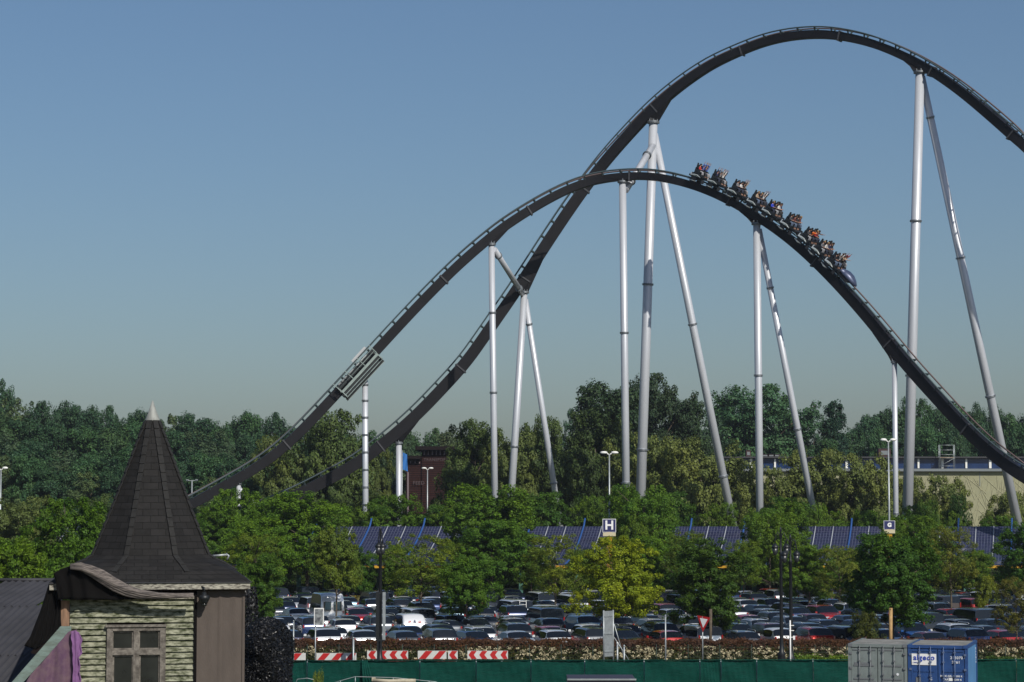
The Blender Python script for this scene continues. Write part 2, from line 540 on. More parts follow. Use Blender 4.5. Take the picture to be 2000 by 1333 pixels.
support(TS, smallY, 1478, 438, 1484, 1000, 14.5, 14.5, [735], 'forked silver support just below the train',
        (1482, 448, 1589, 1000, 12, 14, 4.0, [562, 838]))
support(TS, smallY, 1747, 708, 1750, 1018, 10, 10.5, [1004], 'slim silver column under the descending right end of the nearer track')
support(TB, bigY, 779, 866, 779, 955, 11, 11, [], 'short silver column at the foot of the taller hill')
support(TB, bigY, 1024, 572, 998, 980, 13, 15, [873], 'forked silver support on the climbing left flank of the taller hill',
        (1026, 585, 1090, 1000, 11, 12.5, 5.0, [633, 943]))
support(TB, bigY, 1276, 240, 1252, 950, 17, 20, [558, 880], 'thick forked silver support under the left shoulder of the taller hill',
        (1278, 262, 1430, 1018, 14, 17, 6.0, [346, 632, 930]))
support(TB, bigY, 1797, 142, 1772, 1018, 18, 21, [435, 737], 'tallest forked silver support under the right shoulder of the taller hill',
        (1800, 150, 1984, 1005, 14, 19, 6.0, [229, 502, 773]))
# two struts that tie the near columns to the far ones
for (x0, y0, Y0, x1, y1, Y1, w, rg, lab) in (
        (966, 488, smallY(960), 1022, 577, bigY(1024), 11, (.13, .85), 'sloping silver strut joining two columns on the left flank'),
        (1275, 285, bigY(1276) - .2, 1222, 372, smallY(1216) + .3, 13, (.22, .8), 'sloping silver strut joining two columns behind the crest')):
    a, b = W(x0, y0, Y0), W(x1, y1, Y1)
    root = empty('coaster_strut', a, 0, lab, 'strut', 'struts between the columns')
    r = w / 2 / F_PX * Y0
    MB().tube([a, b], r, 18).build('tube', M_col, root)
    for t in rg:
        p = a.lerp(b, t); ax = (b - a).normalized()
        MB().tube([p - ax * .12, p - ax * .03], r * 1.35, 18).tube([p + ax * .03, p + ax * .12], r * 1.35, 18).build('bolted_flange', M_flange, root)

# ------------------------------------------------------------------ brake platform on the left flank
M_plat = mat('platform_steel', (.27, .33, .31), .5, .3, .5, var=.2, vscale=2)
M_platd = mat('platform_grating', (.015, .018, .02), .7, .2)
M_alu = mat('brake_cover', (.55, .56, .56), .35, .5)
i0, i1 = TS.at_px(650), TS.at_px(724)
ic = (i0 + i1) // 2
t_, B_, N_ = TS.F[ic]
Lp = (TS.P[i1] - TS.P[i0]).length
pr = empty('brake_platform', TS.P[ic], 0, 'grey-green steel maintenance platform wrapped around the nearer track', 'platform')
def LP(y, b, n): return TS.P[ic] + t_ * y + B_ * b + N_ * n
m = MB()
hl = Lp / 2
for b, n, wd in ((1.62, -1.38, .30), (1.45, -1.86, .06), (1.15, -2.22, .06), (.75, -2.56, .06), (-1.5, -1.6, .25), (-1.4, -2.4, .16)):
    m.bar(LP(-hl, b, n), LP(hl, b, n), .12, wd, N_)
m.build('long_beam', M_plat, pr)
for b, n in ((1.4, -1.70), (1.1, -2.05), (.7, -2.40)):
    MB().bar(LP(-hl - .15 * b, b, n), LP(hl, b, n), .22, .24, N_).build('stair_panel', M_platd, pr)
MB().bar(LP(-hl, 1.0, -.8), LP(hl, 1.0, -.8), .1, .45, N_).build('mesh_infill', M_platd, pr)  # solid dark bar put in for the platform's dark inside
m = MB()
for y in (-hl + .05, hl - .05):
    m.bar(LP(y, -1.6, -1.5), LP(y, 1.6, -1.5), .12, .3, N_)
    m.bar(LP(y, -1.4, -2.5), LP(y, 1.5, -2.0), .12, .25, N_)
    for b in (-1.55, 1.55, .8, -.8): m.bar(LP(y, b, -2.1), LP(y, b, -.7), .12, .12, t_)
m.build('end_frame', M_plat, pr)
for k in range(9):
    y = -hl + (k + .5) * Lp / 9
    MB().box(LP(y, 1.02, -1.85), (.9, Lp / 9 * .8, .06), Matrix((B_, t_, N_)).transposed()).box(LP(y, -.9, -2.4), (.9, Lp / 9 * .95, .06), Matrix((B_, t_, N_)).transposed()).build('step', M_platd, pr)
m = MB()
for b in (1.7, -1.7):
    for n in (-.15, -.5, -.85): m.tube([LP(-hl, b, n), LP(hl, b, n)], .028, 6)
    for k in range(4):
        y = -hl + k * Lp / 3
        m.bar(LP(y, b, -1.2), LP(y, b, .05), .08, .08, t_)
m.build('guard_rail', M_plat, pr)
for k, (y, sz) in enumerate(((hl * .55, .9), (hl * .2, .5), (-hl * .15, .7), (-hl * .55, .8), (-hl * .8, .4))):
    MB().box(LP(y, .8, -.62), (.4, sz, .34), Matrix((B_, t_, N_)).transposed()).build('brake_caliper', M_alu, pr)
MB().bar(LP(hl * .2, -.85, .12), LP(hl * .95, -.85, .12), .08, .3, N_).build('cover_plate', M_alu, pr)
MB().bar(LP(hl * .35, .6, -2.3), W(713, 741, smallY(713)) + Vector((0, 0, .1)), .35, .3, N_).bar(LP(hl * .1, -1.2, -2.3), W(713, 741, smallY(713)) + Vector((0, 0, .1)), .35, .3, N_).build('bracket', M_plat, pr)

# ------------------------------------------------------------------ train and riders
M_seat = mat('seat_shell', (.010, .012, .014), .45)
M_body = mat('train_silver', (.5, .56, .58), .3, .6)
M_nose = mat('nose_blue', (.05, .065, .12), .4, .3, coat=.5)
M_skin = mat('skin', (.40, .225, .16), .6)
M_cloth = mat('clothing', rough=.85, objcol=True, var=.2, vscale=12)
def eval_mesh(o):
    dg = bpy.context.evaluated_depsgraph_get()
    me = bpy.data.meshes.new_from_object(o.evaluated_get(dg))
    bpy.data.objects.remove(o)
    return me
def skin_mesh(name, V, E, rad, sub=1):
    me = bpy.data.meshes.new(name); me.from_pydata(V, E, [])
    o = bpy.data.objects.new(name, me); COL.objects.link(o)
    o.modifiers.new('s', 'SKIN')
    for k, r in enumerate(rad):
        sv = me.skin_vertices[0].data[k]
        sv.radius = (r, r) if not isinstance(r, tuple) else r
        sv.use_root = (k == 0)
    ss = o.modifiers.new('u', 'SUBSURF'); ss.levels = ss.render_levels = sub
    me2 = eval_mesh(o); me2.name = name
    me2.polygons.foreach_set('use_smooth', [True] * len(me2.polygons))
    return me2
def rider_meshes(pose):
    V = [(0, 0, .12), (0, -.04, .32), (0, -.06, .50), (0, -.04, .60), (0, -.01, .68), (0, .01, .76), (0, .0, .84)]
    E = [(0, 1), (1, 2), (2, 3), (3, 4), (4, 5), (5, 6)]
    Rr = [.14, .13, .15, .06, .075, .095, .06]
    V.append((0, .115, .75)); E.append((5, 7)); Rr.append(.015)          # nose
    shirtV, shirtE, shirtR = [(0, 0, .12), (0, -.04, .32), (0, -.06, .52)], [(0, 1), (1, 2)], [.155, .148, .165]
    trV, trE, trR = [(0, 0, .08)], [], [.15]
    for sg in (-1, 1):
        b = len(V)
        V += [(sg * .09, 0, .1), (sg * .13, .42, .13), (sg * .13, .5, -.28), (sg * .13, .60, -.34)]
        E += [(0, b), (b, b + 1), (b + 1, b + 2), (b + 2, b + 3)]; Rr += [.085, .06, .042, .035]
        b = len(trV)
        trV += [(sg * .09, 0, .1), (sg * .13, .42, .13), (sg * .13, .49, -.2)]
        trE += [(0, b), (b, b + 1), (b + 1, b + 2)]; trR += [.1, .078, .062]
        b = len(V)
        if pose == 'up': A = [(sg * .19, -.05, .54), (sg * .27, .02, .80), (sg * .29, .06, 1.08), (sg * .29, .08, 1.16)]
        elif pose == 'fwd': A = [(sg * .19, -.05, .54), (sg * .26, .22, .60), (sg * .24, .46, .74), (sg * .24, .54, .78)]
        else: A = [(sg * .19, -.05, .54), (sg * .25, .06, .30), (sg * .14, .28, .34), (sg * .12, .35, .36)]
        V += A; E += [(2, b), (b, b + 1), (b + 1, b + 2), (b + 2, b + 3)]; Rr += [.06, .042, .03, .026]
        h, d = Vector(A[3]), (Vector(A[3]) - Vector(A[2])).normalized()
        side = d.cross(Vector((1, 0, 0))).normalized(); lat = Vector((1, 0, 0))
        for q, (off, ln) in enumerate(((-.033, .062), (-.012, .075), (.011, .07), (.032, .055))):
            V += [tuple(h + lat * off + d * .025), tuple(h + lat * off * 1.3 + d * (.03 + ln) + side * .012)]
            E += [(b + 3, len(V) - 2), (len(V) - 2, len(V) - 1)]; Rr += [.009, .007]
        V.append(tuple(h - lat * sg * .06 + d * .02)); E.append((b + 3, len(V) - 1)); Rr.append(.01)
        b = len(shirtV)
        shirtV += [A[0], A[1], tuple(Vector(A[1]).lerp(Vector(A[2]), .75))]
        shirtE += [(2, b), (b, b + 1), (b + 1, b + 2)]; shirtR += [.078, .06, .046]
    body = skin_mesh('body_' + pose, V, E, Rr); body.materials.append(M_skin)
    shirt = skin_mesh('shirt_' + pose, shirtV, shirtE, shirtR); shirt.materials.append(M_cloth)
    tr = skin_mesh('trousers_' + pose, trV, trE, trR); tr.materials.append(M_cloth)
    return body, shirt, tr
RM = {p: rider_meshes(p) for p in ('up', 'fwd', 'down')}
hm = MB().ball((0, -.025, .80), (.108, .115, .105), 12, 8).ball((0, -.10, .70), (.08, .05, .10), 8, 6)
hair_me = hm.mesh('hair'); hair_me.materials.append(M_cloth)
# car prototype pieces (x right, y forward, z up; z = 0 at rail top)
cm = MB()
cm.box((0, 0, .22), (1.7, 2.1, .22)).box((0, -.1, .42), (2.3, 1.2, .26)).box((0, -.45, .75), (2.3, .14, .7))
for sg in (-1, 1):
    cm.box((sg * .95, .1, .33), (.22, 1.5, .12), Matrix.Rotation(-sg * .15, 3, 'Y'))
ch_me = cm.mesh('car')
for mm in (M_seat,): ch_me.materials.append(mm)
fm = MB()
for sg in (-1, 1):
    vs = [(sg * .75, -.9, .30), (sg * 1.32, -.75, .22), (sg * 1.36, -.1, .36), (sg * .8, -.1, .55), (sg * .8, -.95, .5), (sg * 1.2, .35, .22)]
    fm.add(vs, [(0, 1, 5), (0, 4, 1), (1, 4, 2), (4, 3, 2), (2, 3, 5), (1, 2, 5), (0, 5, 3), (0, 3, 4)], 0)
fend_me = fm.mesh('fender'); fend_me.materials.append(M_body)
wm = MB()
for sg in (-1, 1):
    wm.box((sg * .92, -.45, -.12), (.10, .55, .62)).box((sg * .92, .6, -.12), (.1, .3, .4))
    for y in (-.6, -.3): wm.tube([(sg * .62, y, .1), (sg * .98, y, .1)], .13, 12).tube([(sg * .62, y, -.34), (sg * .98, y, -.34)], .1, 10)
    wm.prism([(sg * 1.0, -1.0, -.28), (sg * 1.45, -.35, -.28), (sg * 1.0, -.1, -.28)], (0, 0, .07), 1)
wh_me = wm.mesh('wheel_carrier'); wh_me.materials.append(M_black); wh_me.materials.append(M_body)
sm = MB()
sm.box((0, -.28, .48), (.46, .12, .95), Matrix.Rotation(R(8), 3, 'X'), taper=.55)
sm.box((0, -.02, .02), (.46, .5, .14))
for sg in (-1, 1): sm.box((sg * .23, -.16, .62), (.06, .3, .34)).box((sg * .24, .02, .2), (.05, .4, .22))
sm.tube([(0, .38, -.3), (0, .36, .2), (0, .2, .33)], .035, 8).box((0, .12, .36), (.34, .16, .09))
seat_me = sm.mesh('seat'); seat_me.materials.append(M_seat)
tf = TS.at_px(1637)
step_i = 4
NR = 9
train = empty('coaster_train', TS.P[tf], 0, 'black and silver open coaster train of nine rows running downhill', 'coaster train')
SEATS = []
pitch_px = [(1365), (1404), (1440), (1476), (1510), (1542), (1575), (1604), (1632)]
Ti = Matrix.Translation(-TS.P[tf])
car_i = []
for k, px in enumerate(pitch_px):
    i = TS.at_px(px); car_i.append(i)
    M = TS.mat4(i, 0, -.05) @ Matrix.Scale(1.16, 4)
    car = put('car', ch_me, train); car.matrix_local = Ti @ M
    put('fender', fend_me, car); put('wheel_carrier', wh_me, car)
    for q in range(4):
        x = (-.98, -.36, .36, .98)[q]
        st = put('seat', seat_me, car); st.matrix_local = Matrix.Translation((x, 0 if q in (1, 2) else -.12, .62))
        SEATS.append((k, q, M @ Matrix.Translation((x, 0 if q in (1, 2) else -.12, .68))))
# nose
nm = MB()
prof = [(-.55, .62, .22, .62), (0, .7, .12, .8), (.6, .62, .06, .78), (1.15, .42, .05, .58), (1.55, .12, .15, .32)]
vs, fs = [], []
for j, (y, hw, z0, z1) in enumerate(prof):
    for k in range(12):
        a = 2 * math.pi * k / 12
        vs.append((hw * math.cos(a) * (1.25 if math.sin(a) < 0 else 1), y, (z0 + z1) / 2 + (z1 - z0) / 2 * math.sin(a)))
    if j:
        for k in range(12): fs.append(((j - 1) * 12 + k, (j - 1) * 12 + (k + 1) % 12, j * 12 + (k + 1) % 12, j * 12 + k))
fs.append(list(range(12))); fs.append([len(vs) - 12 + k for k in range(12)])
nm.add(vs, fs, 0, True)
nme = nm.mesh('nose'); nme.materials.append(M_nose)
Mn = TS.mat4(TS.at_px(1648)) @ Matrix.Scale(1.15, 4)
no = put('nose', nme, train); no.matrix_local = Ti @ Mn
dm = MB().box((0, -.1, .1), (1.3, 1.2, .2)).tube([(-.62, .6, .02), (.62, .6, .02)], .16, 12)
dme = dm.mesh('front_bogie'); dme.materials.append(M_black)
fb = put('front_bogie', dme, train); fb.matrix_local = Ti @ Mn
CLO = {'blue': (.02, .09, .42), 'black': (.02, .02, .025), 'white': (.7, .7, .7), 'orange': (.85, .17, .01), 'red': (.42, .03, .03), 'grey': (.2, .2, .22),
       'navy': (.02, .03, .1), 'light blue': (.25, .4, .6), 'beige': (.45, .34, .24), 'maroon': (.13, .03, .03), 'bright blue': (.03, .07, .6), 'dark grey': (.07, .07, .08)}
ROWS = [  # back to front; seat 0 is the far side, seat 3 the near side
    [('blue', 'up'), ('navy', 'up'), ('blue', 'up'), ('red', 'down')],
    [('black', 'up'), ('white', 'up'), ('grey', 'up'), ('navy', 'up')],
    [('beige', 'up'), ('black', 'up'), ('white', 'down'), ('grey', 'down')],
    [('black', 'up'), ('white', 'up'), ('black', 'down'), ('beige', 'down')],
    [('navy', 'down'), ('white', 'down'), ('black', 'down'), ('bright blue', 'down')],
    [('maroon', 'down'), ('black', 'down'), ('maroon', 'down'), ('dark grey', 'down')],
    [('black', 'fwd'), ('red', 'down'), ('orange', 'fwd'), ('dark grey', 'down')],
    [('black', 'down'), ('navy', 'down'), ('white', 'down'), ('grey', 'down')],
    [('red', 'up'), ('beige', 'fwd'), ('white', 'up'), ('black', 'down')]]
POSE = {'up': 'arms raised', 'fwd': 'arms forward', 'down': 'hands down'}
SEATN = ['farthest', 'inner far', 'inner near', 'nearest']
HAIR = [(.015, .012, .01), (.06, .035, .02), (.03, .02, .015), (.25, .16, .07), (.012, .012, .014)]
for k, q, M in SEATS:
    c, pose = ROWS[k][q]
    p = empty('person', (0, 0, 0), 0, 'rider in %s top, %s, %s seat, %s row of the train' % (c, POSE[pose], SEATN[q], ORD[NR - 1 - k]),
              'person', 'riders on the coaster train')
    p.matrix_local = M
    b, s, t = RM[pose]
    put('body', b, p)
    o = put('shirt', s, p, None, CLO[c])
    put('trousers', t, p, None, random.choice([(.02, .025, .05), (.03, .03, .035), (.10, .14, .22), (.3, .3, .32)]))
    put('hair', hair_me, p, None, random.choice(HAIR))

# ------------------------------------------------------------------ leaf clouds and trees
def leaf_mesh(name, C, Nn, size, rng, aspect=.62, fold=True):
    """C centres, Nn normals, size per leaf -> one mesh of small kites"""
    n = len(C)
    a = rng.normal(size=(n, 3)); a -= Nn * np.sum(a * Nn, 1, keepdims=True)
    a /= np.linalg.norm(a, axis=1, keepdims=True) + 1e-9
    b = np.cross(Nn, a)
    s = size[:, None]
    V = np.stack([C - a * s * .5, C + b * s * aspect * .5 + Nn * s * .08, C + a * s * .5, C - b * s * aspect * .5 + Nn * s * .08], 1).reshape(-1, 3)
    me = bpy.data.meshes.new(name)
    me.vertices.add(4 * n); me.vertices.foreach_set('co', V.astype(np.float32).ravel())
    me.loops.add(4 * n); me.loops.foreach_set('vertex_index', np.arange(4 * n, dtype=np.int32))
    me.polygons.add(n)
    me.polygons.foreach_set('loop_start', np.arange(0, 4 * n, 4, dtype=np.int32))
    me.polygons.foreach_set('loop_total', np.full(n, 4, dtype=np.int32))
    at = me.attributes.new('rnd', 'FLOAT', 'FACE'); at.data.foreach_set('value', rng.random(n).astype(np.float32))
    me.update(calc_edges=True)
    return me
def env(shape, z):
    """horizontal radius factor for z in 0..1 (bottom..top)"""
    if shape == 'oval': return np.sqrt(np.clip(1 - ((z - .45) / .56) ** 2, 0, 1))
    if shape == 'cone': return np.clip(np.minimum(z / .12, 1), 0, 1) * (1 - z) ** .62 + .04
    if shape == 'column': return np.clip(np.minimum(z / .1 + .3, 1), 0, 1) * np.sqrt(np.clip(1 - z ** 2.6, 0, 1))
    if shape == 'spread': return np.sqrt(np.clip(1 - ((z - .38) / .66) ** 2, 0, 1)) * (1 + .2 * np.sin(z * 9))
    return np.sqrt(np.clip(1 - ((z - .5) / .5) ** 2, 0, 1))
def make_crown(name, seed, rx, h, z0, shape, n_clump, cr, per, leaf, mat_, hollow=.55, lobes=5):
    rng = np.random.default_rng(seed)
    ph = rng.random(4) * 6.28
    nl = {'column': 22, 'cone': 14}.get(shape, 13)
    lz = (np.arange(nl) + rng.random(nl)) / nl * .86 + .05
    lth = np.arange(nl) * 2.4 + rng.random(nl) * 1.2
    lw = env(shape, lz) * (.48 + .30 * rng.random(nl)) * rx
    if shape == 'column': lw = lw * .55
    LC = np.stack([lw * np.cos(lth), lw * np.sin(lth), z0 + lz * h], 1)
    LR = rx * (.34 + .22 * rng.random(nl)) * (1.05 if shape == 'column' else 1.0) * (.65 + .45 * env(shape, lz))
    n = n_clump
    li = rng.choice(nl, n, p=LR ** 2 / (LR ** 2).sum())
    dd = rng.normal(size=(n, 3)); dd[:, 2] = dd[:, 2] * .9 + .25
    dd /= np.linalg.norm(dd, axis=1, keepdims=True)
    q = (hollow + (1 - hollow) * rng.random(n) ** .5) * (1 + .14 * rng.normal(size=n))
    CC = LC[li] + dd * (LR[li] * q)[:, None] * np.array([1, 1, .85])
    CC[:, 2] = np.clip(CC[:, 2], z0 + .1, z0 + h * 1.02)
    th = rng.random(n)
    crs = cr * (.55 + .9 * rng.random(n))
    k = np.repeat(np.arange(n), per)
    d = rng.normal(size=(len(k), 3)); d /= np.linalg.norm(d, axis=1, keepdims=True)
    r = crs[k] * (.35 + .65 * rng.random(len(k)) ** .5)
    fl = np.array([1, 1, .85])
    C = CC[k] + d * r[:, None] * fl
    out = C - np.array([0, 0, z0 + h * .4]); out /= np.linalg.norm(out, axis=1, keepdims=True) + 1e-9
    Nn = d * .75 + out * .55 + np.array([0, 0, .25]) + rng.normal(size=C.shape) * .45
    Nn /= np.linalg.norm(Nn, axis=1, keepdims=True)
    size = leaf * (.5 + .95 * rng.random(len(k)) ** 1.6)
    me = leaf_mesh(name, C, Nn, size, rng)
    me.materials.append(mat_)
    return me, CC
def make_trunk(name, CC, z0, h, r, seed, n_limb=9, bark=None):
    rnd = random.Random(seed)
    m = MB()
    top = z0 + h * .72
    pts, rs = [], []
    for k in range(7):
        t = k / 6
        pts.append((math.sin(t * 3 + seed) * r * .6 * t, math.cos(t * 2.3 + seed) * r * .6 * t, top * t)); rs.append(r * (1.25 if k == 0 else 1 - .8 * t))
    m.tube(pts, rs, 9)
    idx = rnd.sample(range(len(CC)), min(n_limb, len(CC)))
    for j in idx:
        c = Vector(CC[j])
        za = max(z0 * .85, min(top * .9, c.z - (Vector((c.x, c.y)).length) * .9))
        t = za / top
        a = Vector((math.sin(t * 3 + seed) * r * .6 * t, math.cos(t * 2.3 + seed) * r * .6 * t, za))
        mid = a.lerp(c, .5) + Vector((0, 0, h * .03))
        m.tube([a, mid, c], [r * .45 * (1 - .6 * t), r * .25, r * .08], 6)
    me = m.mesh(name); me.materials.append(bark or M_bark)
    return me
PROTO = {}
def proto(key, seed, rx, h, z0, shape, n_clump, cr, per, leaf, tr, mat_=None, hollow=.55, n_limb=16):
    cme, CC = make_crown('crown_' + key, seed, rx, h, z0, shape, n_clump, cr, per, leaf, mat_ or M_leaf, hollow)
    PROTO[key] = (cme, make_trunk('trunk_' + key, CC, z0, h, tr, seed, n_limb), z0 + h, rx)
proto('maple1', 1, 2.6, 6.2, 2.2, 'oval', 420, .34, 130, .15, .13)
proto('maple2', 2, 2.5, 6.6, 2.0, 'oval', 400, .34, 130, .15, .13)
proto('maple3', 3, 2.9, 6.0, 2.3, 'spread', 460, .34, 120, .15, .13)
proto('round', 4, 2.2, 5.0, 2.0, 'oval', 380, .30, 110, .14, .10)
proto('roundh', 24, 2.2, 4.4, 3.0, 'oval', 340, .30, 110, .14, .10)
proto('airy1', 5, 2.7, 5.6, 2.7, 'spread', 230, .32, 85, .13, .10, hollow=.3, n_limb=26)
proto('airy2', 6, 2.3, 5.8, 2.7, 'oval', 230, .30, 85, .12, .10, hollow=.3, n_limb=26)
proto('plane1', 7, 4.6, 9.5, 2.5, 'oval', 520, .58, 110, .27, .25, M_leaf_far)
proto('plane2', 8, 5.0, 9.0, 2.5, 'spread', 560, .56, 110, .27, .25, M_leaf_far)
proto('forest1', 9, 6.0, 20, 4, 'oval', 620, .95, 85, .42, .4, M_leaf_far, .5)
proto('forest2', 10, 6.5, 18, 4, 'spread', 620, .95, 85, .42, .4, M_leaf_far, .5)
proto('forest3', 12, 5.2, 21, 3, 'oval', 480, .9, 85, .42, .4, M_leaf_far, .4)
proto('poplar', 13, 3.4, 22, 2, 'column', 600, .65, 80, .36, .35, M_leaf_far, .4)
proto('birch', 14, 4.2, 16, 3, 'oval', 360, .55, 80, .30, .22, M_leaf_far, .3, 20)
proto('shrub', 15, 1.5, 2.6, .2, 'round', 120, .3, 120, .12, .06)
TREE_N = 0
def tree(key, px, top_py, Y, label, color, width_px=None, cat='tree', name='tree', group=None, rz=None, base_z=0.0, bark=None):
    global TREE_N
    TREE_N += 1
    cme, tme, H0, rx = PROTO[key]
    x = GX(px, Y, 3)
    H = ZY(top_py, Y) - base_z
    sz = H / (H0 * 1.02)
    sx = sz if width_px is None else (width_px / 2 / (F_PX / Y)) / (rx * 1.12)
    r = empty(name, (x, Y, base_z), random.uniform(0, 6.28) if rz is None else rz, label, cat, group)
    r.scale = (sx, sx, sz)
    put('trunk', tme, r)
    c = put('crown', cme, r, None, [min(.6, v * g) for v, g in zip(color, (.98, 1.02, .95) if key.startswith('plane') else ((1.0, 1.08, 1.05) if H0 > 18 else (1.45, 1.42, .95)))])
    return r
G_MAPLE, G_DARK, G_YEL, G_OLIVE = (.062, .130, .018), (.035, .088, .018), (.140, .190, .017), (.09, .125, .025)
G_PLANE, G_FAR, G_FARD, G_BIRCH = (.125, .155, .045), (.045, .10, .042), (.030, .068, .034), (.085, .12, .05)
gp = 'young trees planted between the parked cars'
NEAR = [
    ('round', 775, 1062, 212, 80, (.06, .115, .02), 'low green tree behind the sparse tree right of the ornate lamp'),
    ('airy2', 885, 1050, 216, 75, (.075, .125, .02), 'thin green tree between the sparse tree and the round tree'),
    ('round', 1038, 1066, 216, 85, (.055, .11, .02), 'low green tree left of the sparse olive tree'),
    ('round', 1140, 1072, 214, 75, (.065, .12, .02), 'low green tree just left of the yellow-green maple'),
    ('round', 1325, 1068, 212, 85, (.05, .105, .02), 'low green tree left of the dark maple by the give-way sign'),
    ('airy2', 1452, 1048, 214, 80, (.07, .12, .02), 'thin tree right of the dark maple by the give-way sign'),
    ('round', 1662, 1070, 214, 85, (.06, .115, .02), 'low green tree just left of the largest dark maple'),
    ('round', 1905, 1072, 214, 80, (.055, .11, .02), 'low green tree right of the thin olive tree'),
    ('maple1', 962, 935, 227, 190, (.055, .115, .018), 'tallest green maple, standing in the middle of the solar roof row'),
    ('maple3', 1258, 950, 228, 150, (.055, .12, .02), 'tall green maple right of the H sign under the crest columns'),
    ('maple2', 1532, 985, 228, 110, (.06, .12, .02), 'tall green maple over the solar roofs behind the black lamp posts'),
    ('maple2', 535, 985, 228, 120, (.05, .11, .018), 'green maple between the spire and the tall left maple'),
    ('maple1', 1765, 1000, 228, 130, (.06, .12, .02), 'green maple under the tallest forked support'),
    # key, px, top, Y, width px, colour, label
    ('maple1', 505, 1003, 222, 150, G_MAPLE, 'full green maple just right of the dark spire roof'),
    ('airy2', 500, 1035, 196, 130, (.075, .12, .02), 'sparse green tree beside the right eave of the tower'),
    ('maple2', 500, 1085, 158, 110, (.04, .09, .018), 'dark green tree touching the right corner of the tower'),
    ('maple2', 600, 965, 227, 180, G_MAPLE, 'tall bright green maple left of the solar roofs'),
    ('maple3', 455, 958, 252, 150, G_MAPLE, 'bright green maple under the short coaster support'),
    ('roundh', 657, 1030, 176, 105, (.08, .125, .03), 'pale green oval tree above the white van with curtained windows'),
    ('maple2', 705, 1070, 212, 80, G_DARK, 'dark green tree left of the ornate black lamp post'),
    ('airy1', 822, 1045, 188, 165, (.085, .13, .022), 'sparse wide tree with a bare trunk right of the ornate lamp'),
    ('round', 912, 1088, 168, 118, (.05, .11, .02), 'round green tree low over the cars left of centre'),
    ('maple1', 960, 1008, 216, 150, (.045, .105, .018), 'tall green maple behind the round tree left of centre'),
    ('airy1', 1085, 1045, 192, 150, (.085, .125, .022), 'sparse olive tree with a bare trunk left of the yellow maple'),
    ('maple3', 1197, 1052, 160, 185, G_YEL, 'bright yellow-green maple above the grey sign panel'),
    ('maple1', 1265, 1040, 214, 120, G_MAPLE, 'green maple behind the yellow-green maple'),
    ('maple2', 1243, 1012, 224, 70, (.065, .12, .022), 'green tree rising right behind the H sign'),
    ('maple2', 1388, 1056, 150, 165, (.035, .075, .018), 'dark green maple with its trunk beside the give-way sign'),
    ('airy2', 1345, 1030, 196, 110, (.06, .10, .02), 'thin green tree in front of the solar roof right of centre'),
    ('maple3', 1503, 1005, 222, 130, (.065, .125, .02), 'broad green maple left of the pair of black lamp posts'),
    ('maple1', 1580, 1058, 196, 120, (.06, .12, .02), 'green maple behind the pair of black lamp posts'),
    ('airy2', 1640, 1060, 190, 110, (.085, .12, .03), 'sparse pale tree right of the black lamp posts'),
    ('maple1', 1742, 1030, 147, 200, (.033, .082, .018), 'largest dark green maple, staked, above the containers'),
    ('airy2', 1858, 1020, 186, 120, (.085, .11, .03), 'thin olive tree with a bare trunk right of the large dark maple'),
    ('maple3', 1800, 1010, 224, 150, (.06, .12, .02), 'green maple behind the thin olive tree'),
    ('maple2', 2000, 1022, 205, 120, (.035, .09, .018), 'dense green maple at the right edge above the parked van'),
    ('airy2', 1985, 1120, 146, 100, (.075, .085, .03), 'small brownish tree at the right edge behind the hedge'),
    ('maple3', 130, 978, 150, 210, (.045, .10, .015), 'green tree left of the dark spire roof'),
    ('round', 25, 1045, 140, 150, (.06, .12, .015), 'bright green tree at the lower left edge'),
    ('maple1', 200, 1020, 165, 110, (.045, .10, .015), 'green tree half hidden by the left slope of the spire'),
]
for key, px, top, Y, wpx, colr, lab in NEAR:
    tree(key, px, top, Y, lab, colr, wpx, name='maple_tree' if key.startswith('maple') else 'young_tree', group=gp)
# green row behind the carports
row2 = [(410, 990, 257, 120), (690, 985, 262, 120), (760, 958, 262, 130), (830, 990, 264, 110), (885, 985, 262, 100), (1000, 960, 256, 150), (1060, 965, 258, 130),
        (540, 975, 262, 120), (1150, 972, 262, 90), (1250, 945, 256, 150), (1310, 965, 262, 110), (1405, 985, 262, 90), (1545, 975, 260, 140), (1610, 1000, 258, 120),
        (1500, 985, 256, 100), (1860, 1000, 256, 80), (1945, 1000, 256, 90), (1700, 990, 262, 100), (1790, 990, 256, 90)]
for k, (px, top, Y, wpx) in enumerate(sorted(row2)):
    Y -= 7
    tree(('maple1', 'maple2', 'maple3')[k % 3], px, top, Y, 'green tree behind the solar carports, %s from the left in that row' % nth(k),
         [(.045, .10, .018), (.06, .115, .02), (.035, .085, .02)][(k * 2) % 3], wpx, name='maple_tree', group='green trees behind the solar carports')
# plane trees with khaki leaves
planes = [(650, 805, 300, 180), (560, 860, 300, 150), (930, 825, 300, 170), (1010, 850, 290, 150), (1100, 880, 290, 150), (1165, 800, 305, 180),
          (1245, 860, 290, 170), (1370, 862, 285, 190), (1310, 905, 285, 120), (1440, 900, 290, 120), (1600, 880, 290, 170), (1690, 893, 285, 150),
          (1510, 920, 290, 110), (1830, 935, 285, 120), (1975, 960, 285, 110), (1760, 925, 290, 110), (722, 885, 305, 100), (40, 975, 220, 180), (235, 965, 240, 130),
          (1060, 815, 320, 120)]
for k, (px, top, Y, wpx) in enumerate(sorted(planes)):
    c = G_PLANE if px > 1240 else ((.065, .10, .03) if k % 2 else (.09, .12, .035))
    if 1080 < px < 1230: c = (.045, .072, .022)
    tree('plane1' if k % 2 else 'plane2', px, top, Y, 'khaki-leaved plane tree, %s from the left among the plane trees' % nth(k), c, wpx,
         name='plane_tree', group='plane trees among the coaster columns')
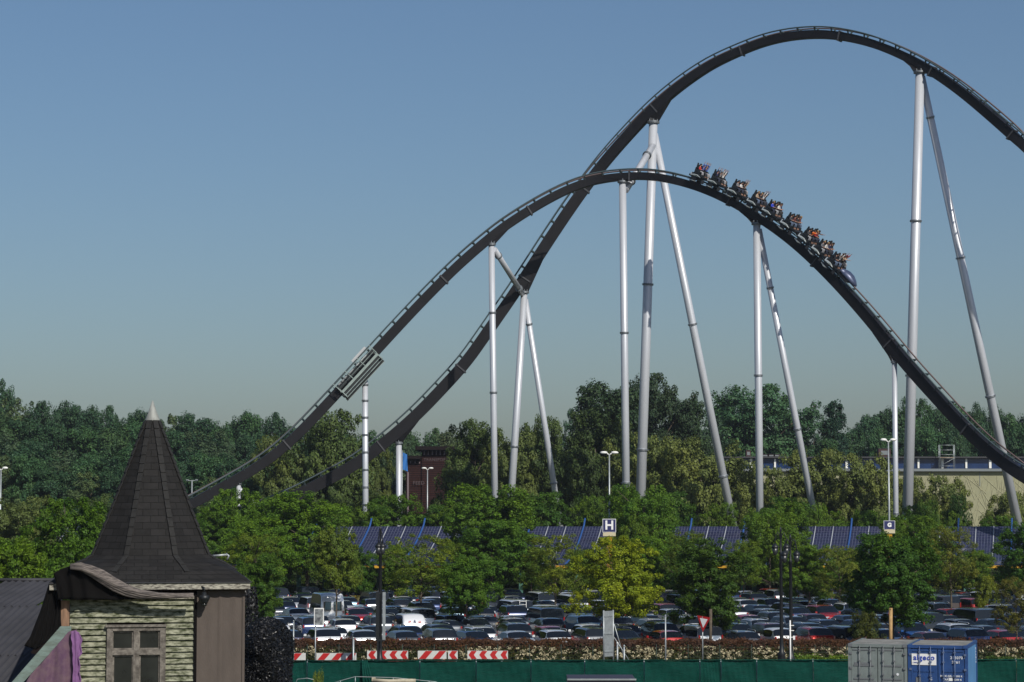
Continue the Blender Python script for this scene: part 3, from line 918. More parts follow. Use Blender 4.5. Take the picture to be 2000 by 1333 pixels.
# the dark big trees mid right
for k, (key, px, top, Y, wpx, c, lab) in enumerate([
        ('forest1', 1195, 738, 330, 190, (.030, .055, .024), 'large dark tree with a broad top behind the crest column'),
        ('forest2', 1275, 735, 340, 150, (.030, .052, .026), 'large dark tree right behind the thick forked support'),
        ('forest3', 1345, 758, 345, 110, (.032, .060, .026), 'dark tree with an open lumpy crown right of the thick support'),
        ('birch', 1385, 800, 380, 110, (.045, .08, .045), 'lighter tree at the foot of the open dark tree'),
        ('birch', 1128, 782, 400, 80, (.05, .10, .06), 'narrow blue-green tree left of the large dark tree'),
        ('forest2', 1480, 756, 400, 210, (.048, .105, .050), 'broad pale green tree behind the column below the train'),
        ('forest1', 1430, 790, 410, 90, (.048, .10, .05), 'pale green tree on the left of the broad pale tree'),
        ('forest3', 1545, 800, 405, 100, (.045, .10, .05), 'green tree on the right of the broad pale tree'),
        ('birch', 1590, 785, 410, 80, (.05, .105, .055), 'pale green tree left of the dark poplar'),
        ('poplar', 1632, 768, 400, 78, (.024, .058, .034), 'dense dark poplar standing alone on the skyline'),
        ('forest3', 1693, 792, 410, 85, (.04, .09, .048), 'small round-topped tree between the poplar and the slim column'),
        ('forest2', 1650, 850, 405, 130, (.045, .09, .045), 'lower green tree in front of the poplar')]):
    tree(key, px, top, Y, lab, c, wpx)
k = 0
for px, top, Y in [(1745, 790, 420), (1790, 782, 420), (1840, 778, 425), (1885, 780, 430), (1930, 792, 430), (1975, 790, 430), (2020, 780, 430), (1720, 840, 400), (1765, 835, 400),
                   (1815, 830, 400), (1865, 835, 400), (1910, 830, 405), (1960, 835, 400), (2005, 830, 400), (2070, 785, 425), (2130, 790, 425), (2190, 780, 430), (2250, 790, 430), (2100, 835, 400), (2180, 835, 400), (1560, 860, 400), (1600, 850, 400)]:
    tree(('forest1', 'forest2', 'forest3')[k % 3], px, top, Y, 'far green tree on the right skyline, %s of that wood' % nth(k), G_FAR if k % 2 else (.036, .078, .042),
         random.uniform(75, 105), group='trees of the wood on the right')
    k += 1
# wood on the left
def left_top(px):
    P = [(-300, 760), (-60, 742), (20, 745), (70, 763), (95, 782), (150, 787), (250, 785), (310, 802), (340, 795), (470, 800), (550, 808), (575, 835), (640, 850), (780, 838), (870, 830), (1080, 830)]
    for (a, ya), (b, yb) in zip(P, P[1:]):
        if a <= px <= b: return ya + (yb - ya) * (px - a) / (b - a)
    return 820
k = 0
rl = random.Random(4)
for rowi, (Y, dy, st) in enumerate(((430, 0, 46), (385, 32, 52), (345, 75, 58), (310, 118, 62))):
    px = -260 + rowi * 17
    while px < (860 if rowi < 2 else 600):
        t = left_top(px) + dy + rl.uniform(-4, 16)
        key = rl.choice(['forest1', 'forest2', 'forest3', 'forest1', 'birch'])
        c = rl.choice([G_FAR, (.034, .076, .038), G_FARD, (.05, .095, .04)])
        if key == 'birch': c = rl.choice([G_BIRCH, (.06, .095, .05)])
        tree(key, px, t, Y, 'left wood tree, %s from left in %s' % (nth(int((px + 290) / st)), ['skyline rank', 'second rank', 'third rank', 'foremost rank'][rowi]),
             c, rl.uniform(95, 140), group='trees of the wood on the left')
        k += 1
        px += st * rl.uniform(.85, 1.15)
for k, (px, top, Y) in enumerate([(885, 825, 380), (925, 835, 370), (975, 838, 375), (1030, 835, 375), (1085, 850, 370), (745, 860, 360), (700, 850, 375), (790, 845, 380)]):
    tree('birch' if k % 3 else 'forest3', px, top, Y, 'pale loose birch behind the brown building, %s of that clump' % nth(k), [(.075, .10, .055), (.06, .095, .05)][k % 2], 95,
         name='birch_tree', group='birches behind the brown building')
for k, (px, top, Y, wpx, c, lab) in enumerate([(1146, 975, 262, 62, (.028, .06, .018), 'clipped round dark bush right of the column foot'),
                                               (1870, 975, 250, 60, (.02, .05, .018), 'dark bush in front of the cream wall'),
                                               (1815, 985, 250, 70, (.045, .09, .02), 'clipped green bush left of the dark bush'),
                                               (1600, 992, 250, 50, (.06, .12, .02), 'round bright bush under the forked support'),
                                               (1925, 1128, 190, 50, (.09, .12, .02), 'clipped yellow-green bush among the cars at right'),
                                               (1692, 1200, 143, 75, (.04, .055, .02), 'dark bush at the foot of the largest maple')]):
    tree('shrub', px, top, Y, lab, c, wpx, cat='bush', name='bush')

# ------------------------------------------------------------------ PART 2
# ------------------------------------------------------------------ writing
def text_mesh(s, size, depth=.01, bold=0.0, align='CENTER', sx=1.0):
    cu = bpy.data.curves.new('writing', 'FONT')
    cu.body = s; cu.size = size; cu.extrude = depth; cu.offset = bold
    cu.space_character = 1.12; cu.align_x = align; cu.align_y = 'CENTER'
    o = bpy.data.objects.new('writing', cu); COL.objects.link(o)
    me = eval_mesh(o)
    if sx != 1.0: me.transform(Matrix.Diagonal((sx, 1, 1, 1)))
    return me
def writing(s, loc, size, m, parent, rz=0.0, bold=0.0, align='CENTER', sx=1.0, name='lettering'):
    """standing text that faces the camera side (-Y) when rz = 0; loc is local to parent"""
    me = text_mesh(s, size, .012, bold, align, sx)
    me.transform(Matrix.Rotation(R(90), 4, 'X'))
    me.transform(Matrix.Rotation(rz, 4, 'Z'))
    o = put(name, me, parent, m); o.location = loc
    return o

# ------------------------------------------------------------------ parked cars
def car_proto(key, L, Wd, H, belt, hood, cowl, wst, rr, gb, tail='hatch', gtop=.82, noseh=.62, rails=False):
    """y: + is the front.  cowl/wst: foot and head of the windscreen, rr/gb: head and foot of the rear glass"""
    f, r = L / 2, -L / 2
    st = [(f, .40, noseh - .08, noseh, .78), (f - .12, .22, hood - .14, hood - .06, .93), (f - .45, .2, hood - .05, hood + .02, 1.0),
          (cowl, .2, belt - .03, belt + .05, 1.0), (wst, .2, belt, H - .05, 1.0), (wst - .35, .2, belt, H - .01, 1.0),
          ((wst + rr) / 2 - .1, .2, belt, H, 1.0), (rr + .42, .2, belt + .01, H - .01, 1.0), (rr, .2, belt + .03, H - .06, 1.0)]
    if tail == 'boot':
        st += [(gb, .2, belt + .0, belt + .08, 1.0), (r + .15, .24, belt - .03, belt + .03, .97), (r, .35, belt - .22, belt - .12, .86)]
    else:
        st += [(gb, .2, belt + .03, belt + .10, .995), (r + .05, .25, belt - .08, belt - .02, .97), (r, .36, belt - .38, belt - .3, .92)]
    hw = Wd / 2
    vs, fs, ms = [], [], []
    for (y, zb, zbelt, ztop, ws) in st:
        w = hw * ws
        z5 = max(zbelt + .012, ztop - .11)
        k = min(1.0, max(0.0, (z5 - zbelt) / max(.01, H - .11 - belt)))
        w5 = w * (.97 + (gtop - .97) * k)
        half = [(0, zb), (w * .9, zb), (w * .99, zb + .16), (w, (zb + .16 + zbelt) / 2), (w * .965, zbelt), (w5, z5), (w5 * .9, (z5 + ztop) / 2 + .03), (w5 * .52, ztop), (0, ztop + .015)]
        ring = [(x, y, z) for x, z in half] + [(-x, y, z) for x, z in half[-2:0:-1]]
        vs += ring
    n = 16
    for i in range(len(st) - 1):
        for j in range(n):
            j2 = (j + 1) % n
            fs.append((i * n + j, i * n + j2, (i + 1) * n + j2, (i + 1) * n + j))
            jj = j if j < 8 else 15 - j
            mi = 0
            if jj == 4 and 3 <= i <= 7 and not (tail == 'van' and i >= 6) : mi = 3 if j < 8 else 4
            if jj >= 6 or (jj == 5 and i in (3, 8)):
                if i == 3: mi = 1
                if i == 8 and not (tail == 'blank'): mi = 2
            ms.append(mi)
    fs.append(tuple(range(n))[::-1]); ms.append(0)
    fs.append(tuple((len(st) - 1) * n + k for k in range(n))); ms.append(0)
    me = bpy.data.meshes.new('b'); me.from_pydata(vs, [], fs)
    me.polygons.foreach_set('material_index', ms)
    bm = bmesh.new(); bm.from_mesh(me); bmesh.ops.recalc_face_normals(bm, faces=bm.faces)
    cr = bm.edges.layers.float.new('crease_edge')
    for e in bm.edges:
        mm = {fa.material_index for fa in e.link_faces}
        if len(mm) > 1: e[cr] = .75
    bm.to_mesh(me); bm.free()
    for _ in range(5): me.materials.append(None)
    o = bpy.data.objects.new('b', me); COL.objects.link(o)
    sb = o.modifiers.new('s', 'SUBSURF'); sb.levels = sb.render_levels = 1
    full = eval_mesh(o)
    def sub(idx, name, m, push=0.0):
        b = bmesh.new(); b.from_mesh(full)
        bmesh.ops.delete(b, geom=[fa for fa in b.faces if fa.material_index != idx], context='FACES')
        for fa in b.faces: fa.material_index = 0; fa.smooth = True
        me2 = bpy.data.meshes.new(name); b.to_mesh(me2); b.free()
        me2.materials.clear(); me2.materials.append(m)
        return me2
    root = empty('parked_car_' + key)
    put('body', sub(0, 'body', M_paint), root)
    put('windscreen', sub(1, 'windscreen', M_glass), root)
    if tail != 'blank': put('rear_window', sub(2, 'rear_window', M_glass), root)
    put('side_window', sub(3, 'side_window', M_glass), root); put('side_window', sub(4, 'side_window', M_glass), root)
    wr = .32 if H < 1.8 else .34
    wmesh = None
    for y in (f - .85, r + .82):
        for sg in (-1, 1):
            if wmesh is None:
                m = MB()
                m.tube([(-.11, 0, 0), (.11, 0, 0)], wr, 16, 0).tube([(-.118, 0, 0), (.118, 0, 0)], wr * .62, 10, 1)
                wmesh = m.mesh('wheel'); wmesh.materials.append(M_tyre); wmesh.materials.append(M_rim)
            w = put('wheel', wmesh, root); w.location = (sg * (hw - .09), y, wr)
            ar = MB(); ar.tube([(sg * (hw - .02), y - wr * 1.16, wr), (sg * (hw - .0), y - wr * .8, wr * 1.75), (sg * (hw + .0), y, wr * 2.12), (sg * (hw + .0), y + wr * .8, wr * 1.75), (sg * (hw - .02), y + wr * 1.16, wr)], .035, 5)
            ar.build('wheel_arch', M_black, root, off=(0, 0, 0))
    zb = belt - .12
    for sg in (-1, 1):
        m = MB()
        if tail == 'tall': m.box((sg * (hw - .11), r + .03, belt - .05), (.10, .12, .42))
        elif tail == 'boot': m.box((sg * (hw - .26), r + .06, belt - .13), (.34, .14, .13))
        else: m.box((sg * (hw - .13), r + .07, belt - .04), (.13, .14, .22), taper=.8)
        m.build('tail_light', M_red, root, off=(0, 0, 0))
        MB().box((sg * (hw - .28), f - .12, noseh + .02), (.36, .16, .13), taper=.8).build('headlight', M_clear, root, off=(0, 0, 0))
        MB().box((sg * (hw + .08), cowl - .32, belt + .07), (.2, .1, .14), taper=.8).build('mirror', M_paint, root, off=(0, 0, 0))
        if rails:
            MB().tube([(sg * hw * gtop * .86, wst - .35, H + .0), (sg * hw * gtop * .86, wst - .45, H + .06), (sg * hw * gtop * .86, rr + .25, H + .06), (sg * hw * gtop * .86, rr + .1, H - .02)], .022, 6).build('roof_rail', M_rim, root, off=(0, 0, 0))
    MB().box((0, r - .01, belt - .42 if tail != 'tall' else .62), (.52, .03, .12)).build('number_plate', M_plate, root, off=(0, 0, 0))
    MB().box((0, r + .02, .36), (Wd * .86, .12, .22)).build('bumper', M_black, root, off=(0, 0, 0))
    MB().box((0, f + .0, .42), (Wd * .6, .06, .16)).build('grille', M_black, root, off=(0, 0, 0))
    return root
CARS = {
    'hatchback': car_proto('hatchback', 4.05, 1.76, 1.48, .95, .90, 1.0, .22, -1.42, -1.88),
    'small car': car_proto('small', 3.6, 1.66, 1.52, .96, .90, .95, .25, -1.3, -1.68),
    'estate': car_proto('estate', 4.65, 1.82, 1.50, .94, .86, 1.05, .25, -1.72, -2.16, rails=True),
    'off-roader': car_proto('offroader', 4.5, 1.88, 1.70, 1.08, 1.02, 1.1, .42, -1.62, -2.08, rails=True, noseh=.78),
    'people carrier': car_proto('carrier', 4.5, 1.82, 1.68, 1.04, .98, 1.35, .45, -1.85, -2.12, noseh=.72),
    'saloon': car_proto('saloon', 4.6, 1.80, 1.44, .93, .86, 1.0, .2, -1.05, -1.62, tail='boot'),
    'van': car_proto('van', 4.9, 1.92, 1.96, 1.12, 1.06, 1.75, 1.0, -2.28, -2.38, tail='tall', gtop=.90, noseh=.80),
    'box car': car_proto('box', 4.2, 1.82, 1.84, 1.08, 1.0, 1.2, .75, -1.95, -2.04, tail='tall', gtop=.90, noseh=.76),
    'high van': car_proto('high', 5.2, 1.98, 2.75, 1.30, 1.1, 1.9, 1.1, -2.50, -2.58, tail='blank', gtop=.90, noseh=.80),
    'panel van': car_proto('panel', 4.3, 1.84, 1.86, 1.08, 1.0, 1.2, .6, -1.7, -2.05, tail='blank', gtop=.84, noseh=.76)}
PC = {'white': (.76, .77, .78), 'silver': (.42, .44, .46), 'black': (.016, .018, .022), 'dark grey': (.07, .077, .09), 'navy blue': (.012, .022, .065), 'grey': (.14, .155, .17),
      'dark blue': (.02, .04, .12), 'red': (.36, .014, .012), 'dark red': (.13, .012, .016), 'blue': (.02, .09, .30), 'beige': (.38, .32, .22), 'dark green': (.012, .04, .03),
      'light blue': (.22, .34, .42), 'yellow': (.60, .40, .03), 'brown': (.07, .045, .03)}
rowsY = [151, 156.4, 166.6, 172, 182.4, 187.8, 198.2, 203.6, 214.4, 220.0]
rowname = ['row nearest the hedge'] + ['%s row from hedge' % ORD[k] for k in range(1, 9)] + ['row nearest the carports']
SPECIAL = [  # px, row, type, colour, extra words, front facing
    (1383, 0, 'box car', 'white', 'white box-shaped car beside the give-way sign', 0), (634, 0, 'off-roader', 'white', 'white off-roader behind the framed notice', 0),
    (796, 2, 'panel van', 'white', 'white domed panel van with red lettering', 0), (624, 4, 'high van', 'white', 'tall white van with curtained rear windows', 0),
    (1003, 5, 'van', 'white', 'white camper van with a ladder on its back', 0), (1045, 7, 'van', 'white', 'white boxy van beside the two bare tree trunks', 0),
    (1095, 6, 'van', 'white', 'white van just right of the bare tree trunk', 0), (1920, 7, 'van', 'white', 'white van with blackened rear window near the right edge', 0),
    (705, 8, 'box car', 'yellow', 'yellow box-shaped car, the only yellow one', 0), (1103, 1, 'hatchback', 'red', 'bright red hatchback left of the grey sign panel', 0),
    (1280, 0, 'small car', 'red', 'bright red small car right of the grey sign panel', 0), (1485, 1, 'off-roader', 'dark red', 'dark red off-roader with a red roof left of the lamp posts', 0),
    (1080, 0, 'hatchback', 'dark red', 'dark red hatchback half sunk behind the hedge', 0), (1925, 0, 'small car', 'red', 'red small car above the blue container', 0),
    (1858, 1, 'off-roader', 'white', 'white off-roader above the containers', 0), (1885, 3, 'van', 'black', 'black van above the blue container', 0),
    (688, 4, 'hatchback', 'red', 'red hatchback left of the ornate lamp post', 1), (720, 3, 'estate', 'beige', 'ochre estate car left of the ornate lamp post', 0),
    (605, 3, 'hatchback', 'white', 'white hatchback with roof bars near the black mound', 0), (945, 1, 'estate', 'white', 'white estate between the red-striped boards and the round tree', 0),
    (985, 0, 'saloon', 'silver', 'silver car behind the last red-striped board', 0), (1040, 0, 'estate', 'white', 'white coupe right of the red-striped boards', 0),
    (820, 0, 'people carrier', 'dark grey', 'dark estate right of the ornate lamp post', 0), (1780, 1, 'off-roader', 'blue', 'glossy blue off-roader left of the pine stake', 1),
    (1325, 2, 'people carrier', 'silver', 'silver people carrier behind the yellow maple', 0), (1808, 2, 'van', 'black', 'black van right of the pine stake', 0),
    (1825, 0, 'saloon', 'dark red', 'maroon saloon with a shiny roof by the blue container', 0), (765, 2, 'people carrier', 'grey', 'grey people carrier beside the domed panel van', 0)]
used = {}
for sp in SPECIAL: used[(sp[1], round(GX(sp[0], rowsY[sp[1]], .9) / 2.5))] = sp
rc = random.Random(21)
first = set()
COLW = ['white'] * 19 + ['silver'] * 20 + ['grey'] * 16 + ['black'] * 24 + ['dark grey'] * 22 + ['navy blue'] * 16 + ['dark blue'] * 9 + ['red'] * 4 + ['dark red'] * 3 + ['blue'] * 3 + \
       ['beige'] * 2 + ['dark green'] * 3 + ['light blue'] * 3 + ['brown'] * 3
TYP = ['hatchback'] * 26 + ['estate'] * 26 + ['off-roader'] * 16 + ['people carrier'] * 12 + ['small car'] * 12 + ['saloon'] * 12 + ['van'] * 3 + ['box car'] * 3
DROP_FAR = {'wheel_arch', 'grille', 'mirror'}
n_cars = 0
special_objs = {}
CUR = {}
for ri, Y in enumerate(rowsY):
    x0 = GX(548 if ri < 2 else (505 if ri < 5 else 488), Y, .9); x1 = GX(2100, Y, .9)
    ib = math.ceil(x0 / 2.5); idx = 0
    for b in range(ib, int(x1 / 2.5) + 1):
        sp = used.get((ri, b))
        if sp is None and rc.random() < .045: continue
        if sp: typ, cl, lab, front = sp[2], sp[3], sp[4], sp[5]
        else:
            typ, cl, front = rc.choice(TYP), rc.choice(COLW), rc.random() < .16
            lab = None
        p = CARS[typ]
        keep = {c.name.split('.')[0] for c in p.children}
        if ri >= 5: keep -= DROP_FAR
        o = copy_tree(p, None, keep)
        o.name = 'parked_car'
        o.location = (b * 2.5 + rc.uniform(-.12, .12), Y + rc.uniform(-.7, .7), 0)
        o.rotation_euler = (0, 0, R(17 + rc.uniform(-2.5, 2.5) + (180 if front else 0)))
        sc = 1.0 if sp else rc.uniform(.97, 1.03)
        sc_z = 1.0
        o.scale = (sc, sc, sc * sc_z * (1.0 if sp else rc.uniform(.97, 1.04)))
        base = PC[cl]; j = 1.0 if sp else rc.uniform(.85, 1.15)
        for ch in o.children: ch.color = (*[min(1, c * j) for c in base], 1)
        if lab is None:
            lab = '%s %s%s, %s from left in %s' % (cl, typ, ' facing forward' if front else '', nth(idx), rowname[ri])
        tag(o, lab, 'car' if 'van' not in typ else 'van', 'cars parked in the lot')
        if sp: special_objs[sp[0]] = o
        idx += 1; n_cars += 1
print('cars', n_cars)
for key, p in CARS.items():
    for ch in list(p.children): bpy.data.objects.remove(ch)
    bpy.data.objects.remove(p)
M_redtext = mat('red_lettering', (.55, .03, .03), .5)
M_navytext = mat('navy_lettering', (.02, .03, .12), .5)
o = special_objs[796]
writing('sa', (-.38, -2.09, 1.34), .22, M_redtext, o, bold=.006); writing('A', (-.02, -2.09, 1.32), .30, M_navytext, o, bold=.01); writing('ch', (.34, -2.09, 1.27), .30, M_redtext, o, bold=.006)
lm = MB()
for x in (-.28, .28): lm.tube([(x, -2.55, .9), (x, -2.5, 1.95)], .025, 6)
for k in range(4): lm.tube([(-.28, -2.54, 1.05 + k * .27), (.28, -2.54, 1.05 + k * .27)], .022, 6)
lm.build('ladder', M_white, special_objs[1003], off=(0, 0, 0))
M_curt = mat('curtain', (.25, .36, .35), .8, var=.2, stretch=(8, 8, .5))
for sg in (-1, 1):
    MB().box((sg * .42, -2.60, 1.72), (.62, .03, .72), Matrix.Rotation(R(-3), 3, 'X')).build('rear_window', M_glass, special_objs[624], off=(0, 0, 0))
    cm_ = MB()
    pts = [(sg * (.15 + .46 * k / 8), -2.625 - .012 * (k % 2), z) for z in (1.40, 2.04) for k in range(9)]
    cm_.add(pts, [(k, k + 1, 10 + k, 9 + k) for k in range(8)])
    cm_.build('curtain', M_curt, special_objs[624], off=(0, 0, 0))

# ------------------------------------------------------------------ solar carports
def add_uv(me, uvs):
    l = me.uv_layers.new(name='UVMap')
    for poly in me.polygons:
        for li in poly.loop_indices: l.data[li].uv = uvs[me.loops[li].vertex_index]
Y0c, Y1c, Z0c, Z1c = 232.0, 241.0, 3.45, 7.35
SH = .25
def cpt(x, t):
    y, z = ccurve(t); return Vector((x + SH * (y - Y0c), y, z))
def ccurve(t): return (Y0c + (Y1c - Y0c) * t, Z0c + (Z1c - Z0c) * (.35 * t + .65 * t ** 2.1))
NS = 10
arc = [0]
for k in range(NS):
    a, b = ccurve(k / NS), ccurve((k + 1) / NS)
    arc.append(arc[-1] + math.hypot(b[0] - a[0], b[1] - a[1]))
bay = 5.7
Cs = [(10, 60, 'far left'), (520, 905, 'left'), (985, 1165, 'middle left'), (1215, 1500, 'middle right'), (1530, 1760, 'right'), (1800, 2040, 'far right')]
M_frame = mat('white_panel_frame', (.34, .36, .39), .5)
x_start = GX(0, 232, 3)
xL = GX(-40, Y0c, 5)
bnum = 0
groups_c = [(-.3, 1, 'solar carport showing through the trees at the left edge'), (4, 8, 'solar carport left of the ornate lamp and behind it'),
            (8, 11, 'solar carport just right of the ornate lamp behind the sparse tree'), (11, 14, 'solar carport left of the H sign'),
            (14, 17, 'solar carport right of the H sign behind the yellow maple'), (17, 21, 'solar carport in the gap left of the black lamp posts'), (21, 28, 'solar carport at the right end of the row')]
def bx(k): return GX(452, Y0c, 5) + (k - 4) * bay
for (ka, kb, lab) in groups_c:
    xa, xb = bx(ka), bx(kb)
    nb = int(round((xb - xa) / bay))
    root = empty('solar_carport', ((xa + xb) / 2, Y0c, 0), 0, lab, 'carport', 'curved solar carports along the back of the lot')
    for i in range(nb * 3):
        u0, u1 = xa + i * bay / 3 + .05, xa + (i + 1) * bay / 3 - .05
        vs, uv = [], []
        for k in range(NS + 1):
            y, z = ccurve(k / NS)
            for u in (u0, u1): vs.append((u + SH * (y - Y0c), y, z)); uv.append((u - u0, arc[k] % 1e9))
        m = MB().add(vs, [(2 * k, 2 * k + 1, 2 * k + 3, 2 * k + 2) for k in range(NS)])
        o = m.build('solar_panel', M_solar, root, fixn=False); add_uv(o.data, uv)
        m = MB()
        m.tube([cpt(u0 - .05, k / NS) + Vector((0, 0, .03)) for k in range(NS + 1)], .05, 5)
        if i % 3: m.build('panel_frame', M_frame, root)
    m = MB(); vs = []
    for k in range(NS + 1):
        y, z = ccurve(k / NS); vs += [(xa + SH * (y - Y0c), y + .05, z - .16), (xb + SH * (y - Y0c), y + .05, z - .16)]
    m.add(vs, [(2 * k, 2 * k + 1, 2 * k + 3, 2 * k + 2) for k in range(NS)]); m.build('roof_deck', M_black, root)
    m = MB(); m.box(((xa + xb) / 2, Y0c - .15, Z0c - .12), (xb - xa - .1, .3, .25)); m.build('gutter_beam', M_yel, root)
    for i in range(nb + 1):
        x = xa + i * bay
        m = MB(); m.tube([cpt(x, min(1.0, k / NS)) + Vector((0, -.03, .12)) for k in range(NS + 1)] + [Vector((x + .03 + SH * (Y1c + .4 - Y0c), Y1c + .4, Z1c + .85))], .10, 8)
        m.build('arch', M_bluearch, root)
        if i < nb or kb == 28:
            MB().box((x + 1.2, Y0c + .3, Z0c / 2 - .15), (.42, .42, Z0c - .3)).build('post', M_greenpost, root)
            MB().box((x + 1.2 + SH * 8, Y1c - .5, Z1c / 2 - .5), (.42, .42, Z1c - 1.0)).build('post', M_greenpost, root)
# hedge behind the carports
def hedge(name, x0, x1, y0, y1, h, n, leaf, color, label, seed, base=0.0, top_red=None, parent=None, cat='hedge'):
    rng = np.random.default_rng(seed)
    a, b, dd = (x1 - x0), (y1 - y0), h
    u = rng.random(n)
    face = rng.random(n)
    at, af = a * b, a * dd
    ft = at / (at + af * 1.3)
    P = np.zeros((n, 3)); Nn = np.zeros((n, 3))
    xs = rng.random(n)
    bump = .10 * np.sin(xs * a * 2.3) + .08 * np.sin(xs * a * 5.1 + 1)
    top = face < ft
    P[:, 0] = xs * a + rng.normal(size=n) * .03
    P[:, 1] = np.where(top, u * b, rng.random(n) ** 2 * .3)
    P[:, 2] = np.where(top, dd + bump * .5 - rng.random(n) ** 2 * .15, u * (dd + bump * .5))
    P[:, 2] += np.where(rng.random(n) < .06, rng.random(n) * .16, 0)
    P[:, 1] += bump * .6
    Nn[:, 1] = np.where(top, -.2, -1); Nn[:, 2] = np.where(top, 1, .35)
    Nn += rng.normal(size=(n, 3)) * .6
    Nn /= np.linalg.norm(Nn, axis=1, keepdims=True)
    P[:, 0] -= a / 2
    me = None
    root = empty(name, ((x0 + x1) / 2, y0, base), 0, label, cat)
    def part(mask, nm, colr):
        me = leaf_mesh(nm, P[mask], Nn[mask], leaf * (.6 + .8 * rng.random(mask.sum())), rng)
        me.materials.append(M_leaf)
        o = put(nm, me, root, None, colr)
    core = MB().box((0, b / 2 + .12, dd / 2 - .1), (a - .1, b - .1, dd - .14)); core.build('woody_core', MATS.get('hedge_core') or mat('hedge_core', (.03, .03, .015), .95, var=.5, vscale=6), root, off=(0, 0, 0))
    if top_red is None: part(np.ones(n, bool), 'foliage', color)
    else:
        hh = P[:, 2] / dd + rng.normal(size=n) * .13
        redm = hh > .66
        part(~redm, 'foliage', color); part(redm, 'red_young_foliage', top_red)
    return root
xa, xb = GX(470, 249, 1), GX(2060, 249, 1)
hedge('hedge', xa, xb, 247.5, 249.5, 3.6, 26000, .38, (.03, .06, .015), 'long dark hedge standing behind the solar carports', 3)
HR = hedge('hedge', GX(560, 141, 1), GX(2300, 141, 1), 140.4, 142.2, 1.38, 82000, .125, (.045, .06, .02), 'long clipped hedge with red young leaves and cream flowers before the cars', 5, top_red=(.085, .045, .030))
# cream flower heads
rng = np.random.default_rng(8)
pts = []
M_flower = mat('cream_flowers', (.55, .48, .30), .8, var=.4, vscale=20)
def px_ok(px): return px > 900 or rng.random() < .35
nflo = 620
FP, FN = [], []
for _ in range(nflo):
    px = rng.uniform(575, 2060)
    if not px_ok(px): continue
    if math.sin(px * .055) + .6 * math.sin(px * .021 + 1) < -.5 and rng.random() < .8: continue
    if 1540 < px < 1640 and rng.random() < .4: continue
    x = GX(px, 140.3, .8) - HR.location.x; z = rng.uniform(.25, 1.02)
    c = np.array([x, -.06, z])
    k = 26
    d = rng.normal(size=(k, 3)); d /= np.linalg.norm(d, axis=1, keepdims=True)
    FP.append(c + d * np.array([.17, .10, .11]) * rng.uniform(.6, 1.25)); FN.append(d)
FP, FN = np.concatenate(FP), np.concatenate(FN)
fme = leaf_mesh('flowers', FP, FN, .07 * (.6 + .8 * rng.random(len(FP))), rng, aspect=1.0); fme.materials.append(M_flower)
put('flowers', fme, HR)
hedge('hedge', GX(1548, 133, .5), GX(1665, 133, .5), 132.6, 133.6, .92, 5000, .12, (.10, .17, .02), 'low bright green hedge left of the grey container', 6)
hedge('hedge', GX(1930, 133, .5), GX(2060, 133, .5), 132.6, 133.6, .85, 4000, .12, (.06, .11, .02), 'low dark green hedge right of the blue container', 7)
for (a, b, lab) in ((715, 800, 'small red-leaved bush over the striped board by the lamp'), (765, 890, 'long red-leaved bush in front of the striped boards'), (640, 715, 'low red-leaved bush left of the lamp base')):
    hedge('bush', GX(a, 126, .8), GX(b, 126, .8), 125.8, 126.6, .62 if b != 890 else .75, 3500, .11, (.15, .05, .035), lab, a, base=.35, cat='bush')
# wire mesh fence inside the hedge line
M_wiregreen = mat('fence_green', (.02, .04, .03), .6)
wf = empty('wire_fence', GP(1300, 138.9), 0, 'thin dark green wire fence in front of the flowering hedge', 'fence')
for k in range(24):
    x = GX(600 + k * 62, 138.9, .5)
    MB().tube([(x, 138.9, 0), (x, 138.9, 1.28)], .02, 6).build('post', M_wiregreen, wf)
m = MB()
for z in (.5, .8, 1.1): m.tube([(GX(590, 138.9, z), 138.9, z), (GX(2060, 138.9, z), 138.9, z)], .008, 4)
m.build('wire', M_wiregreen, wf)

